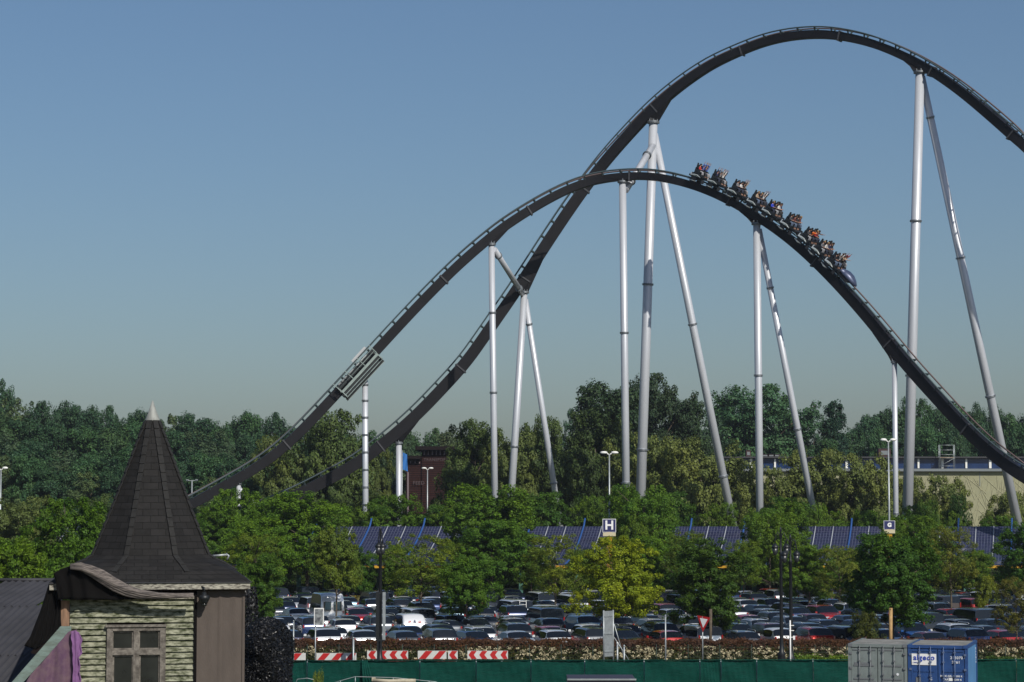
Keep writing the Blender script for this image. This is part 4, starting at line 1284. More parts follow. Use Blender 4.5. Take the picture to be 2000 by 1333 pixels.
# ------------------------------------------------------------------ red and white chevron boards
M_rw_white = mat('board_white', (.55, .55, .53), .5, var=.12)
M_rw_red = mat('board_red', (.40, .012, .012), .45)
boards = [(536, 597, 'slash', 'red and white striped board at the left, beside the black mound'), (618, 696, 'slash', 'longer slanted red and white striped board left of the lamp base'),
          (717, 797, 'chev', 'chevron board crossed by the ornate lamp base'), (816, 872, 'slash', 'striped board half hidden by the red-leaved bush'),
          (875, 894, 'chev', 'narrow single-chevron board beside a dark post'), (913, 992, 'chev', 'rightmost red and white chevron board with four arrows')]
Yb = 128.0
for a, b, kind, lab in boards:
    xa, xb = GX(a, Yb, 1.2), GX(b, Yb, 1.2)
    zt, zb = ZY(1271.5, Yb), ZY(1287.5, Yb)
    if a < 700: zt, zb = ZY(1276, Yb), ZY(1288, Yb) - .05
    root = empty('chevron_board', ((xa + xb) / 2, Yb, 0), 0, lab, 'road board', 'red and white striped boards')
    MB().box(((xa + xb) / 2, Yb + .03, (zt + zb) / 2), (xb - xa, .05, zt - zb)).build('panel', M_rw_white, root)
    h = zt - zb; zm = (zt + zb) / 2
    pitch = .60 if kind == 'chev' else .78
    x = xa + .06
    w = pitch * .5
    n = 0
    while x + w * .4 < xb - .1:
        e = .35 * h if kind == 'chev' else .55 * h
        y = Yb - .002
        m = MB()
        def P(xx, z): return (min(xb - .02, max(xa + .02, xx)), y, z)
        if kind == 'chev':
            m.prism([P(x, zm), P(x + e, zt - .01), P(x + e + w, zt - .01), P(x + w, zm)], (0, .006, 0))
            m.prism([P(x + w, zm), P(x + e + w, zb + .01), P(x + e, zb + .01), P(x, zm)], (0, .006, 0))
        else:
            m.prism([P(x, zb + .01), P(x + e * 1.5, zt - .01), P(x + e * 1.5 + w, zt - .01), P(x + w, zb + .01)], (0, .006, 0))
        m.build('red_stripe', M_rw_red, root)
        x += pitch; n += 1
    for q in (.15, .85): MB().box((xa + (xb - xa) * q, Yb + .09, zb / 2 + .2), (.07, .06, zb + .4)).build('leg', M_galv, root)

# ------------------------------------------------------------------ green windbreak fence
Yf = 113.0
gf = empty('green_fence', GP(1200, Yf), 0, 'long fence covered with dark green windbreak mesh across the foreground', 'fence')
edges = [535, 600, 708, 820, 930, 1037, 1142, 1258, 1367, 1408, 1478, 1588, 1700, 1790, 1900, 1985, 2090, 2200, 2310]
rg = random.Random(3)
for k, (a, b) in enumerate(zip(edges, edges[1:])):
    xa, xb = GX(a, Yf, 1.5) + .02, GX(b, Yf, 1.5) - .02
    zt = ZY(1291 - .002 * (a - 540), Yf)
    n, mz = 22, 8
    vs = []
    ph = rg.uniform(0, 6)
    for j in range(mz + 1):
        for i in range(n + 1):
            u = i / n; x = xa + (xb - xa) * u
            z = .05 + (zt - .05) * j / mz
            sag = .05 * math.sin(math.pi * u) * (j / mz)
            wr = .035 * math.sin(j * .9 + u * 5 + ph) + .05 * math.exp(-((u) / .05) ** 2) + .05 * math.exp(-((1 - u) / .05) ** 2) + .02 * math.sin(u * 40 + j)
            vs.append((x, Yf - wr, z - sag))
    fs = [(j * (n + 1) + i, j * (n + 1) + i + 1, (j + 1) * (n + 1) + i + 1, (j + 1) * (n + 1) + i) for j in range(mz) for i in range(n)]
    m = MB().add(vs, fs, 0, True); m.build('mesh_panel', M_green_net, gf, fixn=False)
    MB().tube([(xa - .02, Yf + .12, 0), (xa - .02, Yf + .12, zt + .03)], .035, 8).build('post', M_galv, gf)
# bunched fold where two sheets are tied
m = MB()
x = GX(708, Yf, 1.5)
for k in range(4):
    m.tube([(x + k * .07, Yf - .16, ZY(1290, Yf)), (x + k * .12 + .05, Yf - .2, 1.35), (x + .1 + k * .2, Yf - .16, .7)], [.05, .07, .1], 6)
m.build('gathered_fold', M_green_net, gf)
m = MB().tube([(GX(535, Yf, 2), Yf - .05, ZY(1291, Yf) + .0), (GX(2310, Yf, 2), Yf - .05, ZY(1288, Yf))], .03, 6)
m.build('top_rope', M_green_net, gf)

# ------------------------------------------------------------------ containers
M_cgrey = mat('container_grey_paint', (.17, .20, .195), .55, var=.22, vscale=2.2, bump=.1)
M_cblue = mat('container_blue_paint', (.016, .06, .20), .5, var=.25, vscale=2.5, bump=.1)
M_cblue2 = mat('container_pale_blue', (.06, .17, .34), .6, var=.2, vscale=1.6, stretch=(1, 1, .3))  # paler blue than the doors, for the side and rear walls
M_croof = mat('container_roof', (.20, .20, .19), .8, var=.4, vscale=1.5)
M_bar = mat('lock_bar', (.16, .17, .18), .5, .3)
M_barb = mat('lock_bar_blue', (.10, .14, .24), .5, .2)
Yk, ztop = 94.5, ZY(1257.5, 94.5)
rot_c = -R(17)
def container(px0, label, M1, M2, Mb, grey):
    Hc, Wc, Lc = 2.59, 2.44, 4.1
    x = GX(px0, Yk, ztop)
    root = empty('shipping_container', (x, Yk, ztop - Hc), 0, label, 'shipping container')
    if not grey: root.location = root_g.location + Vector((math.cos(rot_c) * 2.47, math.sin(rot_c) * 2.47, 0))
    root.rotation_euler = (0, 0, rot_c)
    def P(m, name, mm): return m.build(name, mm, root, off=(0, 0, 0))
    m = MB()
    for xx in (.06, Wc - .06):
        m.box((xx, .08, Hc / 2), (.12, .12, Hc - .24)); m.box((xx, Lc - .08, Hc / 2), (.12, .12, Hc - .24))
    m.box((Wc / 2, .08, Hc - .07), (Wc - .3, .12, .13)); m.box((Wc / 2, .08, .08), (Wc - .3, .12, .16))
    for xx in (.05, Wc - .05): m.box((xx, Lc / 2, Hc - .06), (.08, Lc - .35, .12)); m.box((xx, Lc / 2, .08), (.08, Lc - .35, .16))
    P(m, 'frame', M1)
    m = MB()
    for xx in (.09, Wc - .09):
        for z in (.06, Hc - .06):
            for y in (.09, Lc - .09): m.box((xx, y, z), (.185, .19, .125))
    P(m, 'corner_casting', M_bar if grey else M1)
    # corrugated sides and roof
    for sx, nm in ((0.03, 'side_wall'), (Wc - .03, 'side_wall')):
        m = MB(); vs = []
        N_ = int((Lc - .3) / .28)
        pts = []
        for k in range(N_):
            y = .15 + k * .28
            pts += [(0, y), (0, y + .07), (1, y + .14), (1, y + .21)]
        pts.append((0, .15 + N_ * .28))
        s_ = -1 if sx > 1 else 1
        for (d, y) in pts:
            for z in (.16, Hc - .12): vs.append((sx + s_ * d * .036, y, z))
        m.add(vs, [(2 * k, 2 * k + 2, 2 * k + 3, 2 * k + 1) for k in range(len(pts) - 1)])
        P(m, nm, M2)
    m = MB(); vs = []; pts = []
    for k in range(int((Lc - .3) / .22)):
        y = .16 + k * .22
        pts += [(0, y), (0, y + .08), (1, y + .11), (1, y + .19)]
    for d, y in pts:
        for xx in (.09, Wc - .09): vs.append((xx, y, Hc - .02 - d * .02))
    m.add(vs, [(2 * k, 2 * k + 1, 2 * k + 3, 2 * k + 2) for k in range(len(pts) - 1)])
    P(m, 'roof', M_croof)
    P(MB().box((Wc / 2, Lc - .06, Hc / 2), (Wc - .26, .05, Hc - .2)), 'rear_wall', M2)
    for side in (0, 1):
        x0, x1 = (.13, 1.205) if side == 0 else (1.235, Wc - .13)
        d = MB()
        d.box(((x0 + x1) / 2, .07, Hc / 2), (x1 - x0, .035, Hc - .34))
        # pressed ribs
        zs = (.62, 1.15, 1.70) if grey else (.70, 1.52)
        dd = P(d, 'door', M1)
        m = MB()
        for z in zs:
            m.box(((x0 + x1) / 2 + (.02 if side else -.02), .045, z + .0), (x1 - x0 - .24, .03, .06))
        m.box(((x0 + x1) / 2, .045, Hc - .24), (x1 - x0 - .12, .03, .05))
        m.build('rib', M_bar if grey else M_cblue, dd, off=(0, 0, 0))
        for bxx in ((x0 + .35, x0 + .80) if side == 0 else (x0 + .22, x0 + .68)):
            m = MB().tube([(bxx, -.02, .1), (bxx, -.02, Hc - .06)], .015, 8)
            for z in (.3, .8, 1.35, 1.9, 2.3): m.box((bxx, .0, z), (.09, .07, .06))
            m.box((bxx + .09, -.03, 1.05), (.26, .02, .03))
            m.build('lock_bar', Mb, dd, off=(0, 0, 0))
        for z in (.35, 1.0, 1.6, 2.2):
            m = MB().box(((x0 - .02) if side == 0 else (x1 + .02), .01, z), (.10, .05, .09)); m.build('hinge', Mb, dd, off=(0, 0, 0))
    return root
root_g = container(1656, 'grey shipping container with four locking bars, left of the blue one', M_cgrey, M_cgrey, M_bar, True)
root_b = container(1768, 'blue shipping container with a white sign on its door, right of the grey one', M_cblue, M_cblue2, M_barb, False)
M_wtext = mat('white_stencil', (.62, .64, .66), .6)
M_btext = mat('sign_blue', (.02, .05, .35), .5)
MB().box((.66, .035, 2.0), (1.0, .012, .46)).build('sign_board', M_white, root_b, off=(0, 0, 0))
writing('algeco', (.66, .022, 2.07), 0.30, M_btext, root_b, bold=.006, name='sign_lettering', sx=1.02)
writing('2 5061', (.30, .022, 1.87), .06, M_btext, root_b, name='sign_lettering')
writing('215070 0', (2.05, .045, 2.08), .155, M_wtext, root_b, bold=.003)
writing('2261', (1.955, .045, 1.90), .155, M_wtext, root_b, bold=.003)
for k, (s, z) in enumerate((('MAX.GR.', 1.33), ('TARE', 1.19), ('NET', 1.05), ('CU.CAP.', .91))):
    writing(s, (1.56, .045, z), .115, M_wtext, root_b, bold=.003)
for k, (s, z) in enumerate((('24000 K', 1.33), ('2200 K', 1.19), ('21800 K', 1.05), ('33.1 CU', .91))):
    writing(s, (2.02, .045, z), .10, M_wtext, root_b, bold=.003)
MB().box((1.73, .042, 1.20), (.16, .01, .12)).build('label_plate', M_white, root_b, off=(0, 0, 0))
MB().box((.42, .04, 1.12), (.2, .012, .3)).build('dark_plate', M_bar, root_b, off=(0, 0, 0))
writing('G', (.93, .045, 1.2), .16, M_wtext, root_b)
MB().tube([(2.04, .046, 1.36), (2.04, .036, 1.36)], .055, 14).build('round_sticker', M_wtext, root_g, off=(0, 0, 0))
MB().box((.62, .04, 1.78), (.72, .012, .09)).build('dark_plate', M_bar, root_g, off=(0, 0, 0))
me = text_mesh('algeco', .24, .004); me.transform(Matrix.Rotation(R(90), 4, 'X')); me.transform(Matrix.Rotation(R(90), 4, 'Z')); me.transform(Matrix.Rotation(R(90), 4, 'X'))
o = put('side_lettering', me, root_b, M_wtext); o.location = (2.452, 3.3, 2.0)

# ------------------------------------------------------------------ lamps and signs
M_lampw = mat('lamp_white', (.72, .72, .68), .4)
M_iron = mat('cast_iron', (.012, .014, .016), .45, .2)
M_glassw = mat('lantern_glass', (.025, .028, .03), .3)
def twin_lamp(px, py, Y, wpx, label):
    top = W(px, py, Y)
    root = empty('street_lamp', (top.x, Y, 0), 0, label, 'street lamp', 'tall twin-headed car park lamps')
    m = MB().tube([(top.x, Y, 0), (top.x, Y, top.z - .1)], [.13, .07], 10); m.build('pole', M_galv, root)
    w = wpx / (F_PX / Y) / 2
    for sg in (-1, 1):
        m = MB()
        m.ball((top.x + sg * w * .62, Y, top.z + .08), (w * .44, .2, .15), 12, 7)
        m.tube([(top.x, Y, top.z - .15), (top.x + sg * w * .3, Y, top.z + .02)], .06, 8)
        m.build('lamp_head', M_lampw, root)
    return root
twin_lamp(1190, 886, 230, 34, 'tall twin-headed lamp above the H sign')
twin_lamp(1735, 861, 222, 30, 'tall twin-headed lamp beside the slim right-hand column')
twin_lamp(835, 916, 330, 22, 'twin-headed lamp in front of the brown building')
twin_lamp(2, 916, 240, 26, 'white-headed lamp cut by the left edge')
def small_mast(px, py, Y, label):
    top = W(px, py, Y)
    root = empty('street_lamp', (top.x, Y, 0), 0, label, 'street lamp')
    MB().tube([(top.x, Y, 0), (top.x, Y, top.z)], .09, 8).build('pole', M_galv, root)
    MB().box((top.x, Y, top.z), (1.5, .12, .1)).box((top.x - .6, Y, top.z + .1), (.3, .3, .1)).box((top.x + .6, Y, top.z + .1), (.3, .3, .1)).build('cross_arm', M_galv, root)
small_mast(375, 939, 290, 'small floodlight mast right of the spire')
def lantern(m_parts, c, s, root):
    MB().lathe(c, [(.05 * s, 0), (.16 * s, -.12 * s), (.20 * s, -.2 * s), (.19 * s, -.24 * s)], 10).build('lantern_cap', M_iron, root)
    MB().lathe(Vector(c) + Vector((0, 0, -.24 * s)), [(.17 * s, 0), (.11 * s, -.34 * s), (.05 * s, -.4 * s)], 10).build('lantern_glass', M_glassw, root)
def ornate(px, py_top, Y, label, sides=(-1, 1), py_l=None, dx=12):
    s = F_PX / Y
    x = GX(px, Y, 0); zt = ZY(py_top, Y)
    root = empty('ornate_lamp_post', (x, Y, 0), 0, label, 'lamp post', 'black cast-iron lamp posts')
    m = MB().lathe((x, Y, 0), [(.30, 0), (.30, .5), (.24, .6), (.27, .75), (.20, 1.2), (.24, 1.3), (.14, 1.45), (.11, 1.9), (.085, zt - 1.6), (.12, zt - 1.55), (.06, zt - 1.45), (.05, zt - .3), (.08, zt - .25), (.01, zt)], 12)
    m.build('post', M_iron, root)
    zl = ZY(py_l, Y) if py_l else zt - .9
    for sg in sides:
        r = dx / s
        pts = [(x + sg * r * math.sin(a) * 1.0, Y, zl + .5 + r * .9 * math.cos(a) - .3) for a in [k * .45 for k in range(5)]]
        pts = [(x, Y, zl + .15)] + [(x + sg * r * t, Y, zl + .2 + .45 * math.sin(t * 3.14)) for t in (.25, .5, .75, 1.0)] + [(x + sg * r, Y, zl)]
        MB().tube(pts, .03, 6).build('bracket', M_iron, root)
        lantern(None, (x + sg * r, Y, zl), 1.05, root)
    return root
ornate(742, 1026, 125, 'black cast-iron lamp post rising over the striped boards', (-1, 1), 1060, 4)
ornate(1527, 1028, 130, 'left one of the two black lamp posts standing close together', (-1, 1), 1062, 11)
ornate(1546, 1043, 126, 'right one of the two black lamp posts standing close together', (-1, 1), 1076, 12)
# box banner on the first lamp
bxo = empty('banner_frame', GP(743, 124.6), 0, 'narrow dark frame standing against the ornate lamp post by the striped boards', 'frame')
for px in (737.5, 750):
    x = GX(px, 124.3, 3)
    MB().box((x, 124.3, (ZY(1157, 124.3) + ZY(1250, 124.3)) / 2), (.16 if px > 745 else .2, .16, ZY(1157, 124.3) - ZY(1250, 124.3))).build('upright', M_iron if px < 745 else M_galv, bxo)
MB().box((GX(743.5, 124.3, 5), 124.3, ZY(1158, 124.3)), (.5, .12, .1)).build('top_bar', M_iron, bxo)
MB().box((GX(743.5, 124.3, 5), 124.3, ZY(1249, 124.3) - .05), (.5, .12, .1)).build('bottom_bar', M_iron, bxo)
MB().box((GX(737.5, 124.3, 1), 124.3, ZY(1250, 124.3) / 2), (.08, .08, ZY(1250, 124.3))).build('leg', M_iron, bxo)
# H sign and its neighbour
M_signb = mat('sign_navy', (.018, .022, .10), .45)
M_signw = mat('sign_white', (.75, .75, .75), .5)
def letter_sign(ch, px, py, Y, wpx, label, rz=0.0, hpx=None):
    c = W(px, py, Y); s = F_PX / Y; w = wpx / s; h = (hpx or wpx) / s
    root = empty('letter_sign', (c.x, Y, 0), 0, label, 'sign', 'blue letter signs of the parking rows')
    root.rotation_euler = (0, 0, rz)
    MB().box((0, .12, c.z / 2 - h / 4), (.5, .3, c.z - h / 2)).build('post', M_yel, root, off=(0, 0, 0))
    MB().box((0, 0, c.z), (w, .1, h)).build('board', M_signw, root, off=(0, 0, 0))
    MB().box((0, -.055, c.z), (w * .93, .02, h * .93)).build('face', M_signb, root, off=(0, 0, 0))
    MB().box((0, .0, c.z - h / 2 - .2), (w * .95, .3, .34)).build('foot_board', mat('cream_board' + ch, (.5, .45, .3), .6), root, off=(0, 0, 0))
    writing(ch, (0, -.09, c.z), h * (.92 if ch == 'H' else .6), M_signw, root, bold=.035, name='letter')
letter_sign('H', 1190, 1027, 219, 26, 'blue square sign with a white letter H under the twin-headed lamp')
letter_sign('G', 1737, 1026, 218, 22, 'dark blue sign half covered by leaves at the foot of the slim column', 0, 17)
# road sign seen from behind (grey panel)
sgp = empty('sign_panel', GP(1189, 136), 0, 'tall grey back of a road sign beneath the yellow-green maple', 'road sign')
Yg = 136.0
xl, xr = GX(1180, Yg, 2), GX(1197, Yg, 2)
zt, zb = ZY(1194, Yg), ZY(1283, Yg)
MB().prism([(xl, Yg, zb), (xr, Yg + .5, zb), (xr, Yg + .5, zt), (xl, Yg, zt)], (.02, -.06, 0)).build('panel', M_galv, sgp)
for x, yy in ((xl - .03, Yg - .05), (xr + .04, Yg + .5)): MB().tube([(x, yy, 0), (x, yy, zt + .05)], .05, 8).build('post', M_galv, sgp)
for z in (zb + .3, (zb + zt) / 2, zt - .3): MB().bar((xl, Yg - .1, z), (xr, Yg + .4, z), .05, .08).build('rib', M_galv, sgp)
MB().tube([(xr + .1, Yg + .6, zt - .8), (xr + .9, Yg + 1.4, 0)], .03, 6).build('stay', M_galv, sgp)
MB().tube([(xr + .1, Yg + .6, zt - 1.6), (xr + 1.3, Yg + 1.0, 0)], .03, 6).build('stay', M_galv, sgp)
# give-way sign
Yy = 134.0
c = W(1374, 1218, Yy)
gw = empty('give_way_sign', (c.x, Yy, 0), 0, 'red-edged give-way triangle standing by a tree trunk at the hedge', 'road sign')
def tri(r, y): return [(c.x + r * math.sin(a + .1) * .70, y - r * math.sin(a) * .5, c.z + .1 + r * math.cos(a + .1)) for a in (R(180), R(60), R(-60))]
MB().prism(tri(.62, Yy), (0, .03, 0)).build('red_border', M_rw_red, gw)
MB().prism(tri(.36, Yy - .012), (0, .01, 0)).build('white_face', M_signw, gw)
MB().tube([(c.x - .05, Yy + .08, 0), (c.x - .05, Yy + .08, c.z + .4)], .035, 8).build('post', M_galv, gw)
# assorted poles
for px, pt, Y, label, r in ((573, 1214, 127, 'thin grey pole between the black mound and the striped boards', .04), (690, 1247, 120, 'short grey post in front of the striped boards', .05), (1300, 1203, 132, 'thin grey pole right of the grey sign panel', .045),
                            (1206, 1257, 128, 'white-capped short post beside the grey sign panel', .05), (1219, 1262, 128, 'short galvanised post right of the white-capped one', .05)):
    x = GX(px, Y, 1)
    root = empty('pole', (x, Y, 0), 0, label, 'pole')
    MB().tube([(x, Y, 0), (x, Y, ZY(pt, Y))], r, 8).build('shaft', M_galv, root)
    MB().lathe((x, Y, ZY(pt, Y)), [(r * 1.25, -.02), (r * 1.25, .04), (.01, .06)], 8).build('cap', M_white if px == 1206 else M_galv, root)
Yp = 127.0
c0, c1 = W(613.5, 1188, Yp), W(632.5, 1222, Yp)
fn = empty('framed_notice', ((c0.x + c1.x) / 2, Yp, 0), 0, 'white-framed picture board on a thin pole behind the striped boards', 'notice board')
MB().box(((c0.x + c1.x) / 2, Yp, (c0.z + c1.z) / 2), (c1.x - c0.x, .06, c0.z - c1.z)).build('frame', M_white, fn)
MB().box(((c0.x + c1.x) / 2, Yp - .035, (c0.z + c1.z) / 2), (c1.x - c0.x - .1, .02, c0.z - c1.z - .1)).build('picture', mat('notice_picture', (.05, .05, .06), .3, var=.5, vscale=5, col2=(.28, .3, .3)), fn)
MB().tube([(GX(615.5, Yp, 1), Yp + .08, 0), (GX(615.5, Yp, 1), Yp + .08, c1.z + .3)], .035, 8).build('post', M_galv, fn)
wp = empty('white_post', GP(1544, 124), 0, 'white pole with small side brackets at the foot of the lamp pair', 'pole')
x = GX(1544, 124, 1)
MB().tube([(x, 124, 0), (x, 124, ZY(1212, 124))], .04, 8).build('shaft', M_white, wp)
for py in (1222, 1232, 1245): MB().box((x + .08, 124, ZY(py, 124)), (.26, .04, .04)).build('bracket', M_white, wp)
# pine stakes of the big maple / trunk by the give-way sign
for px, Y, zt_, lab in ((1739, 144.5, 1188, 'pale pine stake tied to the largest dark maple'), (1387, 147.5, 1190, 'stake beside the dark maple near the give-way sign')):
    x = GX(px, Y, 1)
    MB_ = MB().tube([(x, Y, 0), (x + .05, Y, ZY(zt_, Y))], .12 if px > 1500 else .1, 8)
    o = MB_.build('tree_stake', M_stake if px > 1500 else M_bark, None, off=(x, Y, 0)); o.location = (x, Y, 0)
    tag(o, lab, 'stake')

# ------------------------------------------------------------------ brown building
M_brown = grid_mat('brown_boards', (.036, .014, .012), (.007, .004, .004), mort=.05, bw=40, bh=.34, rough=.9, base2=(.03, .012, .011), spec=.15)
M_brownd = mat('dark_brown_trim', (.010, .006, .006), .9, spec=.2)
M_corbel = mat('corbel', (.16, .12, .13), .7)
Ybb = 345.0
def BX(px): return GX(px, Ybb, 15)
bb = empty('brown_building', (BX(870), Ybb, 0), 0, 'dark brown brick building with bracketed cornice seen between the trees', 'building')
def uvbox(name, x0, x1, y0, y1, z0, z1, m_, parent):
    vs = [(x0, y0, z0), (x1, y0, z0), (x1, y0, z1), (x0, y0, z1), (x0, y1, z0), (x1, y1, z0), (x1, y1, z1), (x0, y1, z1)]
    uv = [(v[0] + v[1], v[2]) for v in vs]
    o = MB().add(vs, [(0, 1, 2, 3), (5, 4, 7, 6), (4, 0, 3, 7), (1, 5, 6, 2), (3, 2, 6, 7)]).build(name, m_, parent)
    add_uv(o.data, uv); return o
uvbox('lower_wall', BX(793), BX(824), Ybb, Ybb + 18, 0, ZY(896, Ybb), M_brown, bb)
uvbox('upper_wall', BX(824), BX(940), Ybb - .3, Ybb + 18, 0, ZY(880, Ybb), M_brown, bb)
MB().box(((BX(787) + BX(823)) / 2, Ybb + 8, ZY(894, Ybb)), (BX(823) - BX(787), 18, .5)).build('roof_slab', M_brownd, bb)
MB().box(((BX(812) + BX(945)) / 2, Ybb + 8, ZY(876, Ybb)), (BX(945) - BX(812), 18.8, .55)).box(((BX(818) + BX(940)) / 2, Ybb + 8.3, ZY(879, Ybb)), (BX(940) - BX(818), 18.2, .3)).build('cornice', M_brownd, bb)
for k in range(14):
    x = BX(821 + k * 7.8)
    MB().box((x, Ybb - .42, ZY(885, Ybb)), (.17, .25, .65), taper=.6).build('corbel', M_corbel, bb)
for k in range(3):
    x = BX(802 + k * 8.7)
    MB().box((x, Ybb - .12, ZY(903, Ybb)), (.15, .25, .4), taper=.6).build('corbel', M_corbel, bb)
M_btx = mat('faded_wall_lettering', (.08, .06, .065), .8)
writing('TRANSPORTES', (BX(856) - bb.location.x, -.34, ZY(898.5, Ybb)), .62, M_btx, bb)
writing('FEED', (BX(818) - bb.location.x, -.36, ZY(944, Ybb)), .75, M_btx, bb)
MB().box((BX(797), Ybb - .1, 8), (.25, .2, 13)).build('downpipe', M_corbel, bb)
fl = empty('blue_flag', GP(784, 335), 0, 'limp blue flag beside the short column in front of the brown building', 'flag')
x = GX(785.5, 335, 15)
MB().tube([(x, 335, 0), (x, 335, ZY(880, 335))], .06, 6).build('flagpole', M_galv, fl)
vs = []
for j in range(9):
    for i in range(5):
        vs.append((x + .08 + i * .16 + .05 * j * .3 * (i > 0), 335 + .1 * math.sin(i * 2 + j * .7), ZY(884 + j * 4.2 + i, 335)))
MB().add(vs, [(j * 5 + i, j * 5 + i + 1, (j + 1) * 5 + i + 1, (j + 1) * 5 + i) for j in range(8) for i in range(4)], 0, True).build('cloth', mat('flag_blue', (.02, .14, .42), .8), fl)

# ------------------------------------------------------------------ cream hall on the right
M_cream = mat('cream_wall', (.29, .285, .175), .8, var=.12, vscale=.6)
M_reed = mat('reed_relief', (.40, .385, .25), .8)
M_bluew = mat('blue_glazing', (.012, .035, .11), .2, var=.4, vscale=.4)
M_corn = mat('grey_cornice', (.16, .18, .19), .6)
M_dark = mat('dark_roof', (.03, .03, .035), .7)
Yh = 322.0
def HX(px): return GX(px, Yh, 12)
hh = empty('exhibition_hall', (HX(1650), Yh, 0), 0, 'long cream hall with a band of blue glazing and reed pattern on the right', 'building')
z_c0, z_c1, z_t = ZY(921, Yh), ZY(916, Yh), ZY(893, Yh)
x0, x1 = HX(1265), HX(2300)
MB().box(((x0 + x1) / 2, Yh + 15, z_c0 / 2), (x1 - x0, 30, z_c0)).build('wall', M_cream, hh)
MB().box(((x0 + x1) / 2, Yh + 14.6, (z_c0 + z_c1) / 2), (x1 - x0 + .6, 30.5, z_c1 - z_c0)).build('cornice', M_corn, hh)
MB().box(((x0 + x1) / 2, Yh + 17, (z_c1 + z_t) / 2 - .1), (x1 - x0 - 1, 30, z_t - z_c1 - .2)).build('glazed_band', M_bluew, hh)
MB().box(((x0 + x1) / 2, Yh + 16.7, z_t - .02), (x1 - x0, 31, .22)).build('roof_edge', M_dark, hh)
px = 1282
k = 0
while px < 2290:
    MB().box((HX(px), Yh + 1.9, (z_c1 + z_t) / 2 - .05), (.34 if k % 2 == 0 else .26, .24, z_t - z_c1 - .3)).build('mullion', M_lampw, hh)
    px += 47; k += 1
rr_ = random.Random(9)
m = MB()
cnt = 0
for k in range(620):
    x = rr_.uniform(HX(1700), HX(2200)) if k % 4 else rr_.uniform(HX(1450), HX(1700))
    z = rr_.uniform(1, z_c0 - 3); L = rr_.uniform(2.5, 6.5); a = rr_.gauss(.12, .38); cv = rr_.uniform(-.4, .4)
    pts = []
    for q in range(6):
        t = q / 5
        zz = z + L * t * math.cos(a)
        if zz > z_c0 - .3: break
        pts.append((x + L * t * math.sin(a) + cv * t * t * 2, Yh - .035, zz))
    if len(pts) > 2: m.tube(pts, [.03] + [.035] * (len(pts) - 2) + [.012], 4, smooth=False)
m.build('reed_relief', M_reed, hh)
for px in (1820, 1914, 1600):
    MB().box((HX(px), Yh - .03, z_c0 - 1.1), (.08, .05, 2.0)).build('wall_joint', M_corn, hh)
# things on the hall roof
for px, w, h, lab in ((1467, 9, 13, 'small brown hut on the hall roof left of the column'), (1500, 14, 4.5, 'low dark roof box right of the small hut'), (1512, 14, 4.5, 'second low dark roof box'), (1523, 12, 4.5, 'third low dark roof box'),
                      (1297, 10, 4, 'low dark roof box at the left end of the hall'), (1736, 24, 16, 'dark red plant housing on the roof behind the tall lamp')):
    s = F_PX / Yh
    x = HX(px)
    root = empty('roof_box', (x, Yh + 4, z_t + .09), 0, lab, 'roof unit', 'boxes standing on the hall roof')
    MB().box((0, 0, h / s / 2), (w / s, 1.5, h / s)).build('casing', mat('roof_box_paint%d' % px, (.045, .02, .02) if px != 1297 else (.04, .035, .03), .8), root, off=(0, 0, 0))
    MB().box((0, 0, h / s + .03), (w / s + .1, 1.6, .06)).build('lid', M_dark, root, off=(0, 0, 0))
    MB().box((0, -.77, h / s * .5), (w / s * .6, .04, h / s * .5)).build('grille', M_corn, root, off=(0, 0, 0))
# scaffold
s = F_PX / Yh
sc = empty('scaffold_tower', (HX(1852), Yh + .8, z_c1), 0, 'grey scaffold tower standing on the hall ledge against the skyline', 'scaffold')
zt_ = ZY(869, Yh) - z_c1
for x in (-1.05, 1.05):
    for y in (-.4, .4): MB().tube([(x, y, 0), (x, y, zt_)], .045, 6).build('upright', M_galv, sc, off=(0, 0, 0))
for z in (zt_ - .05, zt_ - .75, zt_ - 1.4, zt_ * .45, .4):
    for y in (-.4, .4): MB().tube([(-1.05, y, z), (1.05, y, z)], .035, 6).build('rail', M_galv, sc, off=(0, 0, 0))
MB().tube([(-1.05, -.4, .4), (1.05, -.4, zt_ * .45)], .03, 6).build('brace', M_galv, sc, off=(0, 0, 0))
MB().box((0, 0, zt_ * .46), (2.1, .8, .07)).build('platform', M_stake, sc, off=(0, 0, 0))

# ------------------------------------------------------------------ spire tower
M_shingle = grid_mat('slate_shingles', (.015, .0145, .0145), (.007, .007, .007), mort=.008, bw=.37, bh=.172, offset=.5, rough=.85, base2=(.021, .020, .020), bump=.4, spec=.15)
M_hip = mat('hip_cap', (.0145, .014, .0135), .9, var=.5, vscale=7)
M_tip = mat('lead_tip', (.30, .31, .29), .65, .0, var=.3, vscale=8, stretch=(1, 1, .2))
M_peel = mat('peeling_cream_paint', (.42, .40, .33), .8, vscale=7, col2=(.07, .06, .05), stretch=(1.2, 1.2, 4), bump=.3)
M_tan = mat('tan_plaster', (.086, .068, .057), .85, var=.16, vscale=2.5, bump=.15, stretch=(1, 1, .5))
M_clap = mat('mossy_clapboard', (.29, .29, .21), .85, vscale=4.6, col2=(.028, .036, .008), stretch=(1.0, 1.0, 3.2), bump=.35, bscale=14)
M_wframe = mat('weathered_frame', (.19, .17, .145), .85, vscale=7, col2=(.07, .06, .05), bump=.3)
M_wood = mat('bare_wood', (.26, .15, .09), .8, var=.4, vscale=6, stretch=(3, 3, .4))
M_pane = mat('dirty_pane', (.022, .024, .022), .12, var=.4, vscale=2)
M_cloth_d = mat('black_cloth', (.0045, .004, .004), .95, spec=.15, var=.4, vscale=3)
M_cloth_l = mat('faded_cloth', (.17, .145, .13), .9, vscale=5, col2=(.05, .042, .04), stretch=(.6, 2, 5))
